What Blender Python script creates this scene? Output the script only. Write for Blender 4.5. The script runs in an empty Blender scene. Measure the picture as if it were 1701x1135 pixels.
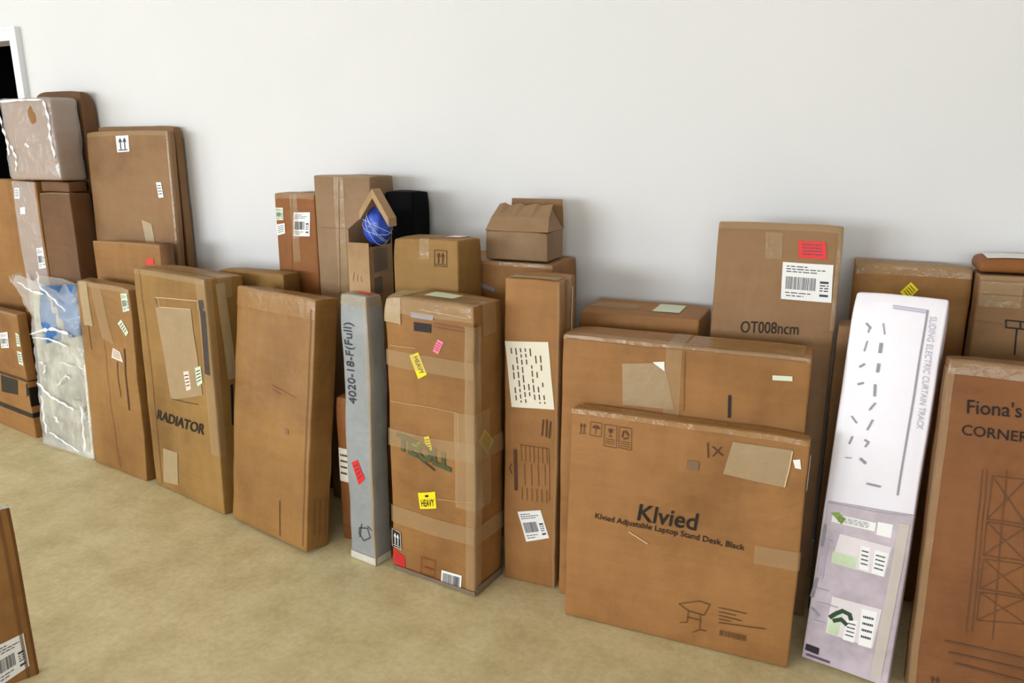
import bpy, bmesh, math, random
from mathutils import Vector, Matrix, noise
C = bpy.context.scene
COL = C.collection

# ------------------------------------------------------------------ camera
R = math.radians
cam_d = bpy.data.cameras.new('camera')
cam_d.sensor_width = 36.0
cam_d.lens = 36.0 * 1240.0 / 1701.0
cam_d.clip_start = 0.05
cam = bpy.data.objects.new('camera', cam_d)
COL.objects.link(cam)
cam.location = (0, 0, 1.4)
cam.rotation_euler = (R(90 - 14.0), 0, R(23.6))
C.camera = cam

# ------------------------------------------------------------------ world, daylight, exposure
w = bpy.data.worlds.new('world'); C.world = w; w.use_nodes = True
bg = w.node_tree.nodes['Background']
bg.inputs[0].default_value = (0.62, 0.78, 1.0, 1); bg.inputs[1].default_value = 0.6
C.view_settings.view_transform = 'Standard'
C.view_settings.look = 'None'
C.view_settings.gamma = 1
C.view_settings.exposure = -0.44
C.view_settings.use_curve_mapping = False
C.cycles.max_bounces = 10
C.cycles.transparent_max_bounces = 16

def area(name, loc, aim, sx, sy, power, col):
    d = bpy.data.lights.new(name, 'AREA'); d.shape = 'RECTANGLE'; d.size = sx; d.size_y = sy
    d.energy = power; d.color = col
    o = bpy.data.objects.new(name, d); COL.objects.link(o)
    o.location = loc
    o.rotation_euler = (Vector(aim) - Vector(loc)).to_track_quat('-Z', 'Y').to_euler()
    return o
# daylight entering through the shop windows behind and to the left of the camera
area('daylight_front', (-4.4, -4.95, 1.5), (-2.6, 0, -1.1), 4.2, 1.5, 440, (0.87, 0.94, 1.0))
area('fill_front_right', (1.4, -4.95, 1.45), (1.0, 0, -1.1), 2.8, 1.5, 145, (0.87, 0.94, 1.0))  # added fill lamp, softens the shadows from behind right of the camera
area('daylight_left', (-6.95, -2.2, 1.4), (0, -1.4, -.6), 2.8, 1.6, 110, (0.90, 0.95, 1.0))

# ------------------------------------------------------------------ materials
def srgb(r, g, b):
    f = lambda c: (c / 255) / 12.92 if c <= 10 else (((c / 255) + .055) / 1.055) ** 2.4
    return (f(r), f(g), f(b), 1)
MATS = {}
def nodes(name):
    m = bpy.data.materials.new(name); m.use_nodes = True
    return m, m.node_tree.nodes, m.node_tree.links, m.node_tree.nodes['Principled BSDF']
def coords(N, L, scale=(1, 1, 1), obj=True):
    tc = N.new('ShaderNodeTexCoord'); mp = N.new('ShaderNodeMapping'); mp.inputs['Scale'].default_value = scale
    L.new(tc.outputs['Object'], mp.inputs[0]); return mp.outputs[0]
def noise_n(N, L, vec, scale, detail=4, rough=.55):
    n = N.new('ShaderNodeTexNoise'); n.inputs['Scale'].default_value = scale
    n.inputs['Detail'].default_value = detail; n.inputs['Roughness'].default_value = rough
    L.new(vec, n.inputs['Vector']); return n.outputs['Fac']
def ramp(N, L, fac, stops):
    r = N.new('ShaderNodeValToRGB'); e = r.color_ramp.elements
    while len(e) < len(stops): e.new(.5)
    for i, (p, c) in enumerate(stops): e[i].position = p; e[i].color = c
    L.new(fac, r.inputs[0]); return r.outputs[0]
def mix(N, L, fac, a, b, mode='MIX'):
    m = N.new('ShaderNodeMix'); m.data_type = 'RGBA'; m.blend_type = mode
    if isinstance(fac, float): m.inputs[0].default_value = fac
    else: L.new(fac, m.inputs[0])
    for k, v in ((6, a), (7, b)):
        if isinstance(v, tuple): m.inputs[k].default_value = v
        else: L.new(v, m.inputs[k])
    return m.outputs[2]
def bump(N, L, B, fac, strength, dist=.002):
    b = N.new('ShaderNodeBump'); b.inputs['Strength'].default_value = strength; b.inputs['Distance'].default_value = dist
    L.new(fac, b.inputs['Height']); L.new(b.outputs[0], B.inputs['Normal'])

def cardboard(name, base, dark=None, rough=.62, seed=0, streak=1.0):
    """kraft board: cloudy tone, soft scuffs, fine horizontal fluting"""
    m, N, L, B = nodes(name)
    v = coords(N, L)
    r, g, b = base[0] * .95, base[1] * .935, base[2] * .89
    c0 = srgb(r * .86, g * .83, b * .78); c1 = srgb(r, g, b); c2 = srgb(min(255, r * 1.07), min(255, g * 1.08), min(255, b * 1.12))
    oi = N.new('ShaderNodeObjectInfo'); add = N.new('ShaderNodeVectorMath'); add.operation = 'MULTIPLY_ADD'
    L.new(oi.outputs['Random'], add.inputs[0]); add.inputs[1].default_value = (37, 19, 53); L.new(v, add.inputs[2]); v = add.outputs[0]
    base_c = ramp(N, L, noise_n(N, L, v, 3.2, 5, .6), [(.28, c0), (.5, c1), (.75, c2)])
    mp = N.new('ShaderNodeMapping'); mp.inputs['Scale'].default_value = (3, 3, 26); L.new(v, mp.inputs[0])
    st = ramp(N, L, noise_n(N, L, mp.outputs[0], 1.6, 3), [(.35, (.86, .84, .80, 1)), (.65, (1.04, 1.04, 1.04, 1))])
    col = mix(N, L, .38 * streak, base_c, st, 'MULTIPLY')
    mp2 = N.new('ShaderNodeMapping'); mp2.inputs['Scale'].default_value = (14, 14, 2.2); L.new(v, mp2.inputs[0])
    st2 = ramp(N, L, noise_n(N, L, mp2.outputs[0], 1.3, 4), [(.35, (.88, .85, .80, 1)), (.62, (1.03, 1.03, 1.02, 1))])
    col = mix(N, L, .45 * streak, col, st2, 'MULTIPLY')
    sc = ramp(N, L, noise_n(N, L, v, 22, 6, .7), [(.3, (.84, .82, .80, 1)), (.46, (1, 1, 1, 1))])
    col = mix(N, L, .35, col, sc, 'MULTIPLY')
    L.new(col, B.inputs['Base Color']); B.inputs['Roughness'].default_value = rough
    B.inputs['Specular IOR Level'].default_value = .3
    fine = noise_n(N, L, v, 30, 5, .6)
    cr = N.new('ShaderNodeTexNoise'); cr.inputs['Scale'].default_value = 4.5; cr.inputs['Detail'].default_value = 6
    cr.inputs['Distortion'].default_value = 1.6; L.new(v, cr.inputs['Vector'])
    b1 = N.new('ShaderNodeBump'); b1.inputs['Strength'].default_value = .5; b1.inputs['Distance'].default_value = .012
    L.new(cr.outputs['Fac'], b1.inputs['Height'])
    b2 = N.new('ShaderNodeBump'); b2.inputs['Strength'].default_value = .25; b2.inputs['Distance'].default_value = .003
    L.new(fine, b2.inputs['Height']); L.new(b1.outputs[0], b2.inputs['Normal']); L.new(b2.outputs[0], B.inputs['Normal'])
    MATS[name] = m
cardboard('kraft', (160, 115, 66))
cardboard('tan', (164, 117, 70))
cardboard('honey', (160, 118, 68), rough=.42)
cardboard('khaki', (158, 121, 68))
cardboard('orange', (152, 96, 50))
cardboard('orange_dull', (142, 92, 54))
cardboard('brown', (152, 116, 82), streak=.5)
cardboard('brown_dark', (118, 84, 56))
cardboard('grey_tan', (156, 126, 98), streak=.6)
cardboard('tan_light', (186, 152, 116), streak=.5)
m, N, L, B = nodes('greyboard'); v = coords(N, L)
mp = N.new('ShaderNodeMapping'); mp.inputs['Scale'].default_value = (1, 1, .6); L.new(v, mp.inputs[0])
L.new(ramp(N, L, noise_n(N, L, mp.outputs[0], 9, 6, .65), [(.34, srgb(112, 106, 84)), (.48, srgb(160, 152, 126)), (.62, srgb(206, 198, 176))]), B.inputs['Base Color'])
B.inputs['Roughness'].default_value = .5; MATS['greyboard'] = m
def plain(name, col, rough=.6, spec=.4, var=0., alpha=1., bumps=0., bscale=40, metal=0.):
    m, N, L, B = nodes(name)
    c = srgb(*col)
    if var:
        v = coords(N, L)
        cc = ramp(N, L, noise_n(N, L, v, 14, 5), [(.3, tuple(x * (1 - var) for x in c[:3]) + (1,)), (.7, tuple(min(1, x * (1 + var)) for x in c[:3]) + (1,))])
        L.new(cc, B.inputs['Base Color'])
    else: B.inputs['Base Color'].default_value = c
    B.inputs['Roughness'].default_value = rough; B.inputs['Specular IOR Level'].default_value = spec
    B.inputs['Alpha'].default_value = alpha
    if bumps:
        bump(N, L, B, noise_n(N, L, coords(N, L), bscale, 4), bumps, .01)
    MATS[name] = m; return m
plain('white', (236, 230, 238), .28, .5, .02)
plain('black', (5, 5, 7), .8, .1)
plain('foam', (146, 149, 150), .38, .5, .10, bumps=.35, bscale=22)
plain('ink', (28, 20, 14), .7)
plain('ink_dark', (38, 30, 28), .7)
plain('ink_brown', (84, 54, 32), .7, var=.2)
plain('stain_ink', (134, 92, 56), .7, var=.15)
plain('ink_bar', (62, 50, 46), .5, var=.5)
plain('ink_faint', (104, 68, 42), .7, var=.2)
plain('curtain_print', (196, 184, 176), .3, var=.06)
plain('ink_pale', (184, 178, 190), .5)
plain('film_glint', (250, 250, 252), .12, .9, 0, alpha=.8, bumps=.6, bscale=30)  # white colour stands in for highlights on film edges and folds
plain('ink_blue', (44, 46, 66), .6)
plain('ink_grey', (150, 146, 156), .5)
plain('ink_lilac', (186, 176, 198), .4)
plain('ink_leaf', (34, 58, 36), .5)
plain('ink_plum', (92, 66, 84), .5)
plain('ink_red', (158, 52, 30), .6)
plain('ink_green', (74, 82, 42), .6, var=.3)
plain('barcode_ink', (62, 62, 74), .6)
plain('label_white', (240, 238, 236), .4)
plain('label_cream', (236, 228, 208), .5)
plain('label_mint', (214, 222, 196), .45)
plain('label_pinkish', (240, 214, 196), .45)
plain('yellow', (246, 222, 26), .4)
plain('yellow_dull', (196, 172, 50), .4)
plain('pink', (238, 124, 160), .4)
plain('red', (226, 40, 34), .4)
plain('green', (132, 160, 56), .45)
plain('photo_green', (198, 212, 180), .3, var=.15)
plain('photo_pale', (226, 216, 218), .28, var=.05)
plain('photo_lilac', (186, 172, 182), .28, var=.22)
plain('tear_pale', (222, 192, 150), .4)
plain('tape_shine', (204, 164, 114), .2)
plain('stain', (128, 98, 72), .6, var=.2)
plain('pouch', (164, 138, 104), .3, .5, .06, bumps=.2)
plain('tape_brown', (186, 140, 86), .2, .6, .06, alpha=.55, bumps=.5, bscale=25)
plain('tape_dull', (196, 172, 132), .32, .5, .05, alpha=.7, bumps=.3)
plain('tape_pale', (206, 200, 186), .25, .6, .08, bumps=.5)
plain('tape_grey', (128, 112, 96), .4, .4, .1)
plain('tape_black', (30, 27, 27), .35)
plain('crease', (122, 80, 46), .6, alpha=.55)
plain('tape_clear', (206, 176, 134), .12, .7, 0, alpha=.30, bumps=.6, bscale=18)
plain('film', (238, 238, 240), .10, .9, 0, alpha=.30, bumps=1.0, bscale=16)
plain('film_white', (238, 238, 236), .07, 1.0, .04, alpha=.30, bumps=.6, bscale=26)
plain('pad_blue', (58, 112, 172), .35, .5, .25)
plain('ball_blue', (52, 84, 190), .3, .5, .35, bumps=.4, bscale=30)
plain('twine', (196, 206, 235), .4)
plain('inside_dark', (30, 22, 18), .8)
plain('frame_white', (240, 240, 242), .35)
plain('beyond_shade', (40, 38, 40), .5)  # near-black colour stands in for the darkness of the unlit room beyond

# wall paint, floor, ceiling
m, N, L, B = nodes('wall_paint'); v = coords(N, L)
L.new(ramp(N, L, noise_n(N, L, v, .9, 3), [(.3, srgb(222, 221, 222)), (.7, srgb(228, 226, 227))]), B.inputs['Base Color'])
B.inputs['Roughness'].default_value = .7; bump(N, L, B, noise_n(N, L, v, 120, 3), .1, .001); MATS['wall_paint'] = m
m, N, L, B = nodes('floor_vinyl'); v = coords(N, L)
c = ramp(N, L, noise_n(N, L, v, 6, 8, .66), [(.3, srgb(196, 179, 137)), (.5, srgb(214, 198, 156)), (.7, srgb(226, 213, 174))])
c2 = ramp(N, L, noise_n(N, L, v, 48, 5, .7), [(.32, (.86, .84, .80, 1)), (.6, (1.03, 1.03, 1.03, 1))])
c = mix(N, L, .55, c, c2, 'MULTIPLY')
c3 = ramp(N, L, noise_n(N, L, v, 1.3, 3), [(.35, (.94, .95, .93, 1)), (.65, (1.02, 1.0, .97, 1))])
c = mix(N, L, .6, c, c3, 'MULTIPLY')
L.new(c, B.inputs['Base Color']); B.inputs['Roughness'].default_value = .48; B.inputs['Specular IOR Level'].default_value = .3
bump(N, L, B, noise_n(N, L, v, 60, 4), .08, .002); MATS['floor_vinyl'] = m
plain('ceiling_paint', (232, 230, 226), .8)

# ------------------------------------------------------------------ mesh helpers
def link(name, verts, faces, mat, parent=None, smooth=False):
    me = bpy.data.meshes.new(name); me.from_pydata([tuple(v) for v in verts], [], faces); me.update()
    if smooth:
        for p in me.polygons: p.use_smooth = True
    o = bpy.data.objects.new(name, me); COL.objects.link(o)
    mats = mat if isinstance(mat, (list, tuple)) else [mat]
    for mm in mats: me.materials.append(MATS[mm])
    if parent: o.parent = parent
    return o
def box_vf(x0, y0, z0, x1, y1, z1, V, F):
    b = len(V)
    V += [(x0, y0, z0), (x1, y0, z0), (x1, y1, z0), (x0, y1, z0), (x0, y0, z1), (x1, y0, z1), (x1, y1, z1), (x0, y1, z1)]
    F += [[b + i for i in f] for f in ((0, 3, 2, 1), (4, 5, 6, 7), (0, 1, 5, 4), (1, 2, 6, 5), (2, 3, 7, 6), (3, 0, 4, 7))]
def structure(name, boxes, mat):
    V, F = [], []
    for b in boxes: box_vf(*b, V, F)
    o = link(name, V, F, mat); o['kind'] = 'structure'; return o

# ------------------------------------------------------------------ the room
XL, XR, YB, YF, ZC = -7.0, 7.0, 2.6, -5.0, 3.3
DX0, DX1, DZ = -4.75, -3.79, 1.952           # doorway in the back wall
structure('floor', [(XL - .2, YF - .2, -.1, XR + .2, 5.2, 0)], 'floor_vinyl')
structure('ceiling', [(XL - .2, YF - .2, ZC, XR + .2, YB + .2, ZC + .1)], 'ceiling_paint')
structure('wall_back', [(XL, YB, 0, DX0, YB + .14, ZC), (DX1, YB, 0, XR, YB + .14, ZC), (DX0, YB, DZ, DX1, YB + .14, ZC)], 'wall_paint')
structure('wall_right', [(XR, YF, 0, XR + .14, YB + .14, ZC)], 'wall_paint')
# front wall with two wide shop windows, left wall with one
structure('wall_front', [(XL, YF - .14, 0, XR, YF, .3), (XL, YF - .14, 2.25, XR, YF, ZC), (XL, YF - .14, .3, -6.9, YF, 2.25),
                         (-2.3, YF - .14, .3, -.1, YF, 2.25), (2.9, YF - .14, .3, XR, YF, 2.25)], 'wall_paint')
structure('wall_left', [(XL - .14, YF - .14, 0, XL, YB + .14, .3), (XL - .14, YF - .14, 2.25, XL, YB + .14, ZC), (XL - .14, YF - .14, .3, XL, -3.7, 2.25), (XL - .14, -.7, .3, XL, YB + .14, 2.25)], 'wall_paint')
# dark room beyond the doorway
structure('wall_beyond', [(DX0 - .6, 4.6, 0, -2.6, 4.7, 2.6), (DX0 - .7, YB + .14, 0, DX0 - .6, 4.7, 2.6), (-2.6, YB + .14, 0, -2.5, 4.7, 2.6), (DX0 - .7, YB + .14, 2.5, -2.5, 4.7, 2.6)], 'beyond_shade')
# door casing: two jambs and a head with a stepped outer bead, plus the reveal
f = .052
structure('trim_1', [(DX1 - .008, YB - .022, 0, DX1 + f, YB, DZ + f), (DX0 - f, YB - .022, 0, DX0 + .008, YB, DZ + f), (DX0 + .008, YB - .022, DZ - .008, DX1 - .008, YB, DZ + f),
                     (DX1 + f - .014, YB - .03, 0, DX1 + f, YB - .022, DZ + f), (DX0, YB - .03, DZ + f - .014, DX1 + f - .014, YB - .022, DZ + f)], 'frame_white')
structure('baseboard_back', [(DX1 + f, YB - .012, 0, XR, YB, .09)], 'frame_white')

# ------------------------------------------------------------------ carton builder
class Carton:
    """local frame: x across the front, y into the wall, z up from the base"""
    def __init__(s, spec, idx):
        s.w, s.d, s.h = spec['size']; o = spec['opt']; s.idx = idx
        s.wear = o.get('wear', .003); s.bulge = o.get('bulge', .0015); s.crush = o.get('crush', .004)
        s.r = min(o.get('rad', .006), s.d * .3); s.off = Vector((idx * 7.31, idx * 3.17, idx * 5.71))
    def shape(s, p, n, off=0.0):
        """p on the sharp box surface, n its face normal"""
        hw, hd = s.w / 2, s.d / 2
        q = Vector((max(-hw + s.r, min(hw - s.r, p.x)), max(-hd + s.r, min(hd - s.r, p.y)), max(s.r, min(s.h - s.r, p.z))))
        dv = p - q
        if dv.length > 1e-6: nn = dv.normalized()
        else: nn = n
        base = q + nn * s.r
        # dents and slow warp, fading to nothing at the base so that it sits flat
        f = max(0., min(1., p.z / .12))
        nv = noise.noise_vector(base * 3.1 + s.off) * s.wear * 1.2 + noise.noise_vector(base * 9 + s.off) * s.wear * .55
        base = base + nv * f
        u = 1 - (base.x / hw) ** 2; t = 1 - (2 * base.z / s.h - 1) ** 2
        if abs(n.y) > .5: base.y += n.y * s.bulge * max(u, 0) * max(t, 0)
        # crushed upper corners
        for cx in (-1, 1):
            for cy in (-1, 1):
                c = Vector((cx * hw, cy * hd, s.h)); dist = (base - c).length
                k = max(0, 1 - dist / .09)
                if k > 0:
                    a = s.crush * (.5 + .5 * math.sin(s.idx * 2.3 + cx * 1.7 + cy))
                    base += Vector((-cx, -cy, -1.4)) * a * k * k
        out = base + nn * off
        return Vector((out.x, out.y, max(out.z, .0005 * 0)))
    def face_pt(s, face, a, b, off):
        hw, hd = s.w / 2, s.d / 2
        if face == 'F': return s.shape(Vector((a, -hd, b)), Vector((0, -1, 0)), off)
        if face == 'R': return s.shape(Vector((hw, a, b)), Vector((1, 0, 0)), off)
        if face == 'L': return s.shape(Vector((-hw, a, b)), Vector((-1, 0, 0)), off)
        if face == 'T': return s.shape(Vector((a, b, s.h)), Vector((0, 0, 1)), off)
        if face == 'K': return s.shape(Vector((a, hd, b)), Vector((0, 1, 0)), off)
    def ticks(s, lo, hi, step=.02):
        r = s.r; t = [lo, lo + r * .35, lo + r]
        n = max(1, int((hi - lo - 2 * r) / step))
        t += [lo + r + (hi - lo - 2 * r) * i / n for i in range(1, n)]
        return t + [hi - r, hi - r * .35, hi]
    def body(s, skip=()):
        hw, hd = s.w / 2, s.d / 2
        X, Y, Z = s.ticks(-hw, hw), s.ticks(-hd, hd), s.ticks(0, s.h)
        vid, V, F = {}, [], []
        def vi(i, j, k, n):
            key = (i, j, k)
            if key not in vid:
                vid[key] = len(V); V.append(s.shape(Vector((X[i], Y[j], Z[k])), n))
            return vid[key]
        nx, ny, nz = len(X) - 1, len(Y) - 1, len(Z) - 1
        def quad(a, b, c, d, n): F.append([vi(*a, n), vi(*b, n), vi(*c, n), vi(*d, n)])
        for i in range(nx):
            for k in range(nz):
                quad((i, 0, k), (i + 1, 0, k), (i + 1, 0, k + 1), (i, 0, k + 1), Vector((0, -1, 0)))
                quad((i + 1, ny, k), (i, ny, k), (i, ny, k + 1), (i + 1, ny, k + 1), Vector((0, 1, 0)))
        for j in range(ny):
            for k in range(nz):
                quad((0, j + 1, k), (0, j, k), (0, j, k + 1), (0, j + 1, k + 1), Vector((-1, 0, 0)))
                quad((nx, j, k), (nx, j + 1, k), (nx, j + 1, k + 1), (nx, j, k + 1), Vector((1, 0, 0)))
        for i in range(nx):
            for j in range(ny):
                if 'top' not in skip: quad((i, j, nz), (i + 1, j, nz), (i + 1, j + 1, nz), (i, j + 1, nz), Vector((0, 0, 1)))
                quad((i, j + 1, 0), (i + 1, j + 1, 0), (i + 1, j, 0), (i, j, 0), Vector((0, 0, -1)))
        return V, F

def quad_pt(q, u, v):
    """q = TL TR BR BL, u right, v down"""
    tl, tr, br, bl = q
    a = tl[0] * (1 - u) * (1 - v) + tr[0] * u * (1 - v) + br[0] * u * v + bl[0] * (1 - u) * v
    b = tl[1] * (1 - u) * (1 - v) + tr[1] * u * (1 - v) + br[1] * u * v + bl[1] * (1 - u) * v
    return a, b
def sheet(ct, face, q, rect, off, V, F):
    u0, v0, u1, v1 = rect
    a0, b0 = quad_pt(q, u0, v0); a1, b1 = quad_pt(q, u1, v0); a2, b2 = quad_pt(q, u0, v1)
    nu = max(1, int(math.hypot(a1 - a0, b1 - b0) / .015)); nv = max(1, int(math.hypot(a2 - a0, b2 - b0) / .015))
    L1, L2 = max(math.hypot(a1 - a0, b1 - b0), 1e-6), max(math.hypot(a2 - a0, b2 - b0), 1e-6)
    def vals(n, L):
        t = [i / n for i in range(n + 1)]
        if L > 4 * ct.r: t += [ct.r / L, .35 * ct.r / L, 1 - ct.r / L, 1 - .35 * ct.r / L]
        return sorted(set(t))
    us, vs = vals(nu, L1), vals(nv, L2); s0 = len(V); m = len(us)
    for y in vs:
        for x in us:
            a, b = quad_pt(q, u0 + (u1 - u0) * x, v0 + (v1 - v0) * y)
            V.append(ct.face_pt(face, a, b, off))
    for i in range(len(vs) - 1):
        for j in range(m - 1):
            k = s0 + i * m + j
            F.append([k, k + m, k + m + 1, k + 1] if face != 'L' else [k, k + 1, k + m + 1, k + m])
def stroke(ct, face, pts, wd, off, V, F):
    for (p, q) in zip(pts[:-1], pts[1:]):
        dx, dy = q[0] - p[0], q[1] - p[1]; ln = math.hypot(dx, dy)
        if ln < 1e-6: continue
        nx, ny = -dy / ln * wd / 2, dx / ln * wd / 2
        ex, ey = dx / ln * wd * .3, dy / ln * wd * .3
        n = max(1, int(ln / .02)); s0 = len(V)
        for i in range(n + 1):
            t = i / n; x = p[0] - ex + (dx + 2 * ex) * t; y = p[1] - ey + (dy + 2 * ey) * t
            V.append(ct.face_pt(face, x + nx, y + ny, off)); V.append(ct.face_pt(face, x - nx, y - ny, off))
        for i in range(n):
            k = s0 + 2 * i; F.append([k, k + 1, k + 3, k + 2])
def text_mesh(txt, shear=0, bold=0):
    cu = bpy.data.curves.new('lettering', 'FONT'); cu.body = txt; cu.size = 1; cu.shear = shear; cu.offset = bold
    cu.resolution_u = 3
    o = bpy.data.objects.new('lettering', cu); COL.objects.link(o)
    bpy.context.view_layer.update()
    me = bpy.data.meshes.new_from_object(o.evaluated_get(bpy.context.evaluated_depsgraph_get()))
    V = [v.co.copy() for v in me.vertices]; F = [list(p.vertices) for p in me.polygons]
    bpy.data.objects.remove(o); bpy.data.curves.remove(cu); bpy.data.meshes.remove(me)
    x0, x1 = min(v.x for v in V), max(v.x for v in V); y0, y1 = min(v.y for v in V), max(v.y for v in V)
    return [((v.x - x0) / (x1 - x0), (v.y - y0) / (y1 - y0)) for v in V], F
def ensure_up(V, F, face):
    return F
rnd = random.Random(5)
def marks(style, V, F, ct, face, q, off):
    """printed content of a label, in unit label space"""
    def bars(x0, y0, x1, y1, n=22):
        x = x0
        while x < x1 - .01:
            wdt = rnd.choice((.006, .01, .016)); sheet(ct, face, q, (x, y0, min(x + wdt, x1), y1), off, V, F); x += wdt + rnd.choice((.008, .012, .018))
    def row(x0, y, x1, h=.025):
        x = x0
        while x < x1:
            wl = rnd.uniform(.05, .14); sheet(ct, face, q, (x, y, min(x + wl, x1), y + h), off, V, F); x += wl + .025
    def st(pts, wd):
        P = [quad_pt(q, *p) for p in pts]; stroke(ct, face, P, wd, off, V, F)
    sz = math.dist(q[0], q[1])
    if style == 'ship':
        row(.08, .09, .5); row(.08, .16, .85); row(.08, .23, .7); bars(.08, .38, .68, .72)
        row(.08, .80, .6); row(.1, .88, .45)
        for yy in (.45, .80): sheet(ct, face, q, (.76, yy, .93, yy + .06), off, V, F)
        for yy in (.55, .62, .69): row(.76, yy, .93, .03)
    elif style == 'barcode': bars(.08, .15, .92, .85)
    elif style == 'lines':
        for i in range(4): row(.14, .18 + i * .18, .86, .06)
    elif style == 'vlines':
        for i in range(7):
            y = .1
            while y < .9:
                l = rnd.uniform(.05, .12); x = .12 + i * .11
                if rnd.random() < .75: sheet(ct, face, q, (x, y, x + .028, min(y + l, .92)), off, V, F)
                y += l + .03
    elif style in ('arrows', 'arrows_box', 'arrows_w'):
        for x in (.33, .67):
            st([(x, .8), (x, .2)], sz * .09); st([(x - .11, .38), (x, .18), (x + .11, .38)], sz * .07)
        st([(.15, .88), (.85, .88)], sz * .06)
        if style != 'arrows': st([(0, 0), (1, 0), (1, 1), (0, 1), (0, 0)], sz * .05)
    elif style == 'umbrella':
        st([(0, 0), (1, 0), (1, 1), (0, 1), (0, 0)], sz * .04)
        st([(.2, .42), (.35, .28), (.5, .24), (.65, .28), (.8, .42)], sz * .10); st([(.26, .40), (.74, .40)], sz * .12)
        st([(.5, .4), (.5, .78), (.42, .84)], sz * .05)
    elif style == 'glass':
        st([(0, 0), (1, 0), (1, 1), (0, 1), (0, 0)], sz * .04)
        st([(.35, .2), (.65, .2)], sz * .1); st([(.38, .27), (.62, .27)], sz * .12); st([(.42, .33), (.58, .33)], sz * .1)
        st([(.5, .3), (.5, .5)], sz * .05); st([(.36, .52), (.64, .52)], sz * .05)
        for i in range(3): st([(.15, .66 + i * .1), (.85, .66 + i * .1)], sz * .04)
    elif style == 'recycle':
        st([(0, 0), (1, 0), (1, 1), (0, 1), (0, 0)], sz * .04)
        for k in range(3):
            a = k * 2.094 - 1.57; b = a + 1.5
            st([(.5 + .27 * math.cos(a), .36 + .2 * math.sin(a)), (.5 + .27 * math.cos(b), .36 + .2 * math.sin(b))], sz * .12)
        for i in range(3): st([(.15, .68 + i * .1), (.85, .68 + i * .1)], sz * .04)
    elif style in ('heavy', 'heavyv'):
        tv, tf = text_mesh('HEAVY', 0, .02); s0 = len(V)
        for (x, y) in tv:
            if style == 'heavy': u, v = .12 + .78 * x, .86 - .44 * y
            else: u, v = .80 - .45 * (1 - y) , .12 + .76 * x
            V.append(ct.face_pt(face, *quad_pt(q, u, v), off))
        F += [[s0 + i for i in f] for f in tf]
        if style == 'heavy': sheet(ct, face, q, (.4, .15, .6, .28), off, V, F)

def decals(ct, root, dec):
    for n, d in enumerate(dec):
        kind, name = d[0], d[1]
        lift = .0020 + .00012 * n
        if kind == 'Q':
            _, _, face, q, mat, style, label = d
            par = root
            if mat != 'none':
                V, F = [], []; sheet(ct, face, q, (0, 0, 1, 1), lift, V, F)
                par = link(name, V, F, mat, root); tagp(par, label)
            if style:
                V, F = [], []; marks(style, V, F, ct, face, q, lift + .0007)
                if mat == 'none': link(name, V, F, 'ink_brown' if style != 'arrows_w' else 'ink_dark', root)
                else:
                    nm = {'ship': 'barcode', 'barcode': 'barcode', 'heavy': 'lettering', 'heavyv': 'lettering', 'arrows': 'handling_symbol', 'arrows_w': 'handling_symbol'}.get(style, 'printed_lines')
                    mt = {'yellow': 'ink', 'yellow_dull': 'ink_dark', 'red': 'ink_plum', 'pink': 'ink_red', 'label_cream': 'ink_brown', 'ink_dark': 'label_white'}.get(mat, 'barcode_ink')
                    link(nm, V, F, mt, par)
        elif kind == 'S':
            _, _, rects, mat, label = d
            V, F = [], []
            for (f, a0, b0, a1, b1) in rects: sheet(ct, f, [(a0, b1), (a1, b1), (a1, b0), (a0, b0)], (0, 0, 1, 1), lift, V, F)
            tagp(link(name, V, F, mat, root), label)
        elif kind == 'P':
            _, _, face, ls, mat, wd, label = d
            V, F = [], []
            for l in ls: stroke(ct, face, l, wd, lift + .0006, V, F)
            if V: tagp(link(name, V, F, mat, root), label)
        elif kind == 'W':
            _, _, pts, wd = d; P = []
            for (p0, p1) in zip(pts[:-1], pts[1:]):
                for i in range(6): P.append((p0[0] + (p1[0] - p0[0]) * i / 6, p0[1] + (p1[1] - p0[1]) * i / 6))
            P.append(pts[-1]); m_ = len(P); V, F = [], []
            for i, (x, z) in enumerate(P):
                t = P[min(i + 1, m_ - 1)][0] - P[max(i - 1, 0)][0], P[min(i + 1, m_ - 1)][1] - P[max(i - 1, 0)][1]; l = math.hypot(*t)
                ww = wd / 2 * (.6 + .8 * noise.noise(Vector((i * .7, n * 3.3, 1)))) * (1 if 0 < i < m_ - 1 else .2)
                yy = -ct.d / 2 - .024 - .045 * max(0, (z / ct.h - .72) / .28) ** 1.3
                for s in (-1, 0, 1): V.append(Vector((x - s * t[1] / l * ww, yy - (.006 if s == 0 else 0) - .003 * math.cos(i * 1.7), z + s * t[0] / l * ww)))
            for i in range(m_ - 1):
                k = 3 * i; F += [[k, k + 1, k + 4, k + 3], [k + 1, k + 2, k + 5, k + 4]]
            link(name, V, F, 'film_glint', root, True)  # white ridge painted as the glint on a film fold
        elif kind == 'T':
            _, _, face, (bl, br, tl), mat, txt, shear, bold, label = d
            tv, tf = text_mesh(txt, shear, bold)
            V = [ct.face_pt(face, bl[0] + x * (br[0] - bl[0]) + y * (tl[0] - bl[0]), bl[1] + x * (br[1] - bl[1]) + y * (tl[1] - bl[1]), lift + .001) for x, y in tv]
            tagp(link(name, V, tf, mat, root), label)
def tagp(o, label):
    if label: o['label'] = label
    return o
def thing(name, label, cat, group, loc, rz=0, lean=0):
    o = bpy.data.objects.new(name, None); COL.objects.link(o); o.empty_display_size = .1
    o.matrix_world = Matrix.Translation(loc) @ Matrix.Rotation(R(rz), 4, 'Z') @ Matrix.Rotation(R(-lean), 4, 'X')
    o['label'] = label; o['category'] = cat
    if group: o['group'] = group
    return o

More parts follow.
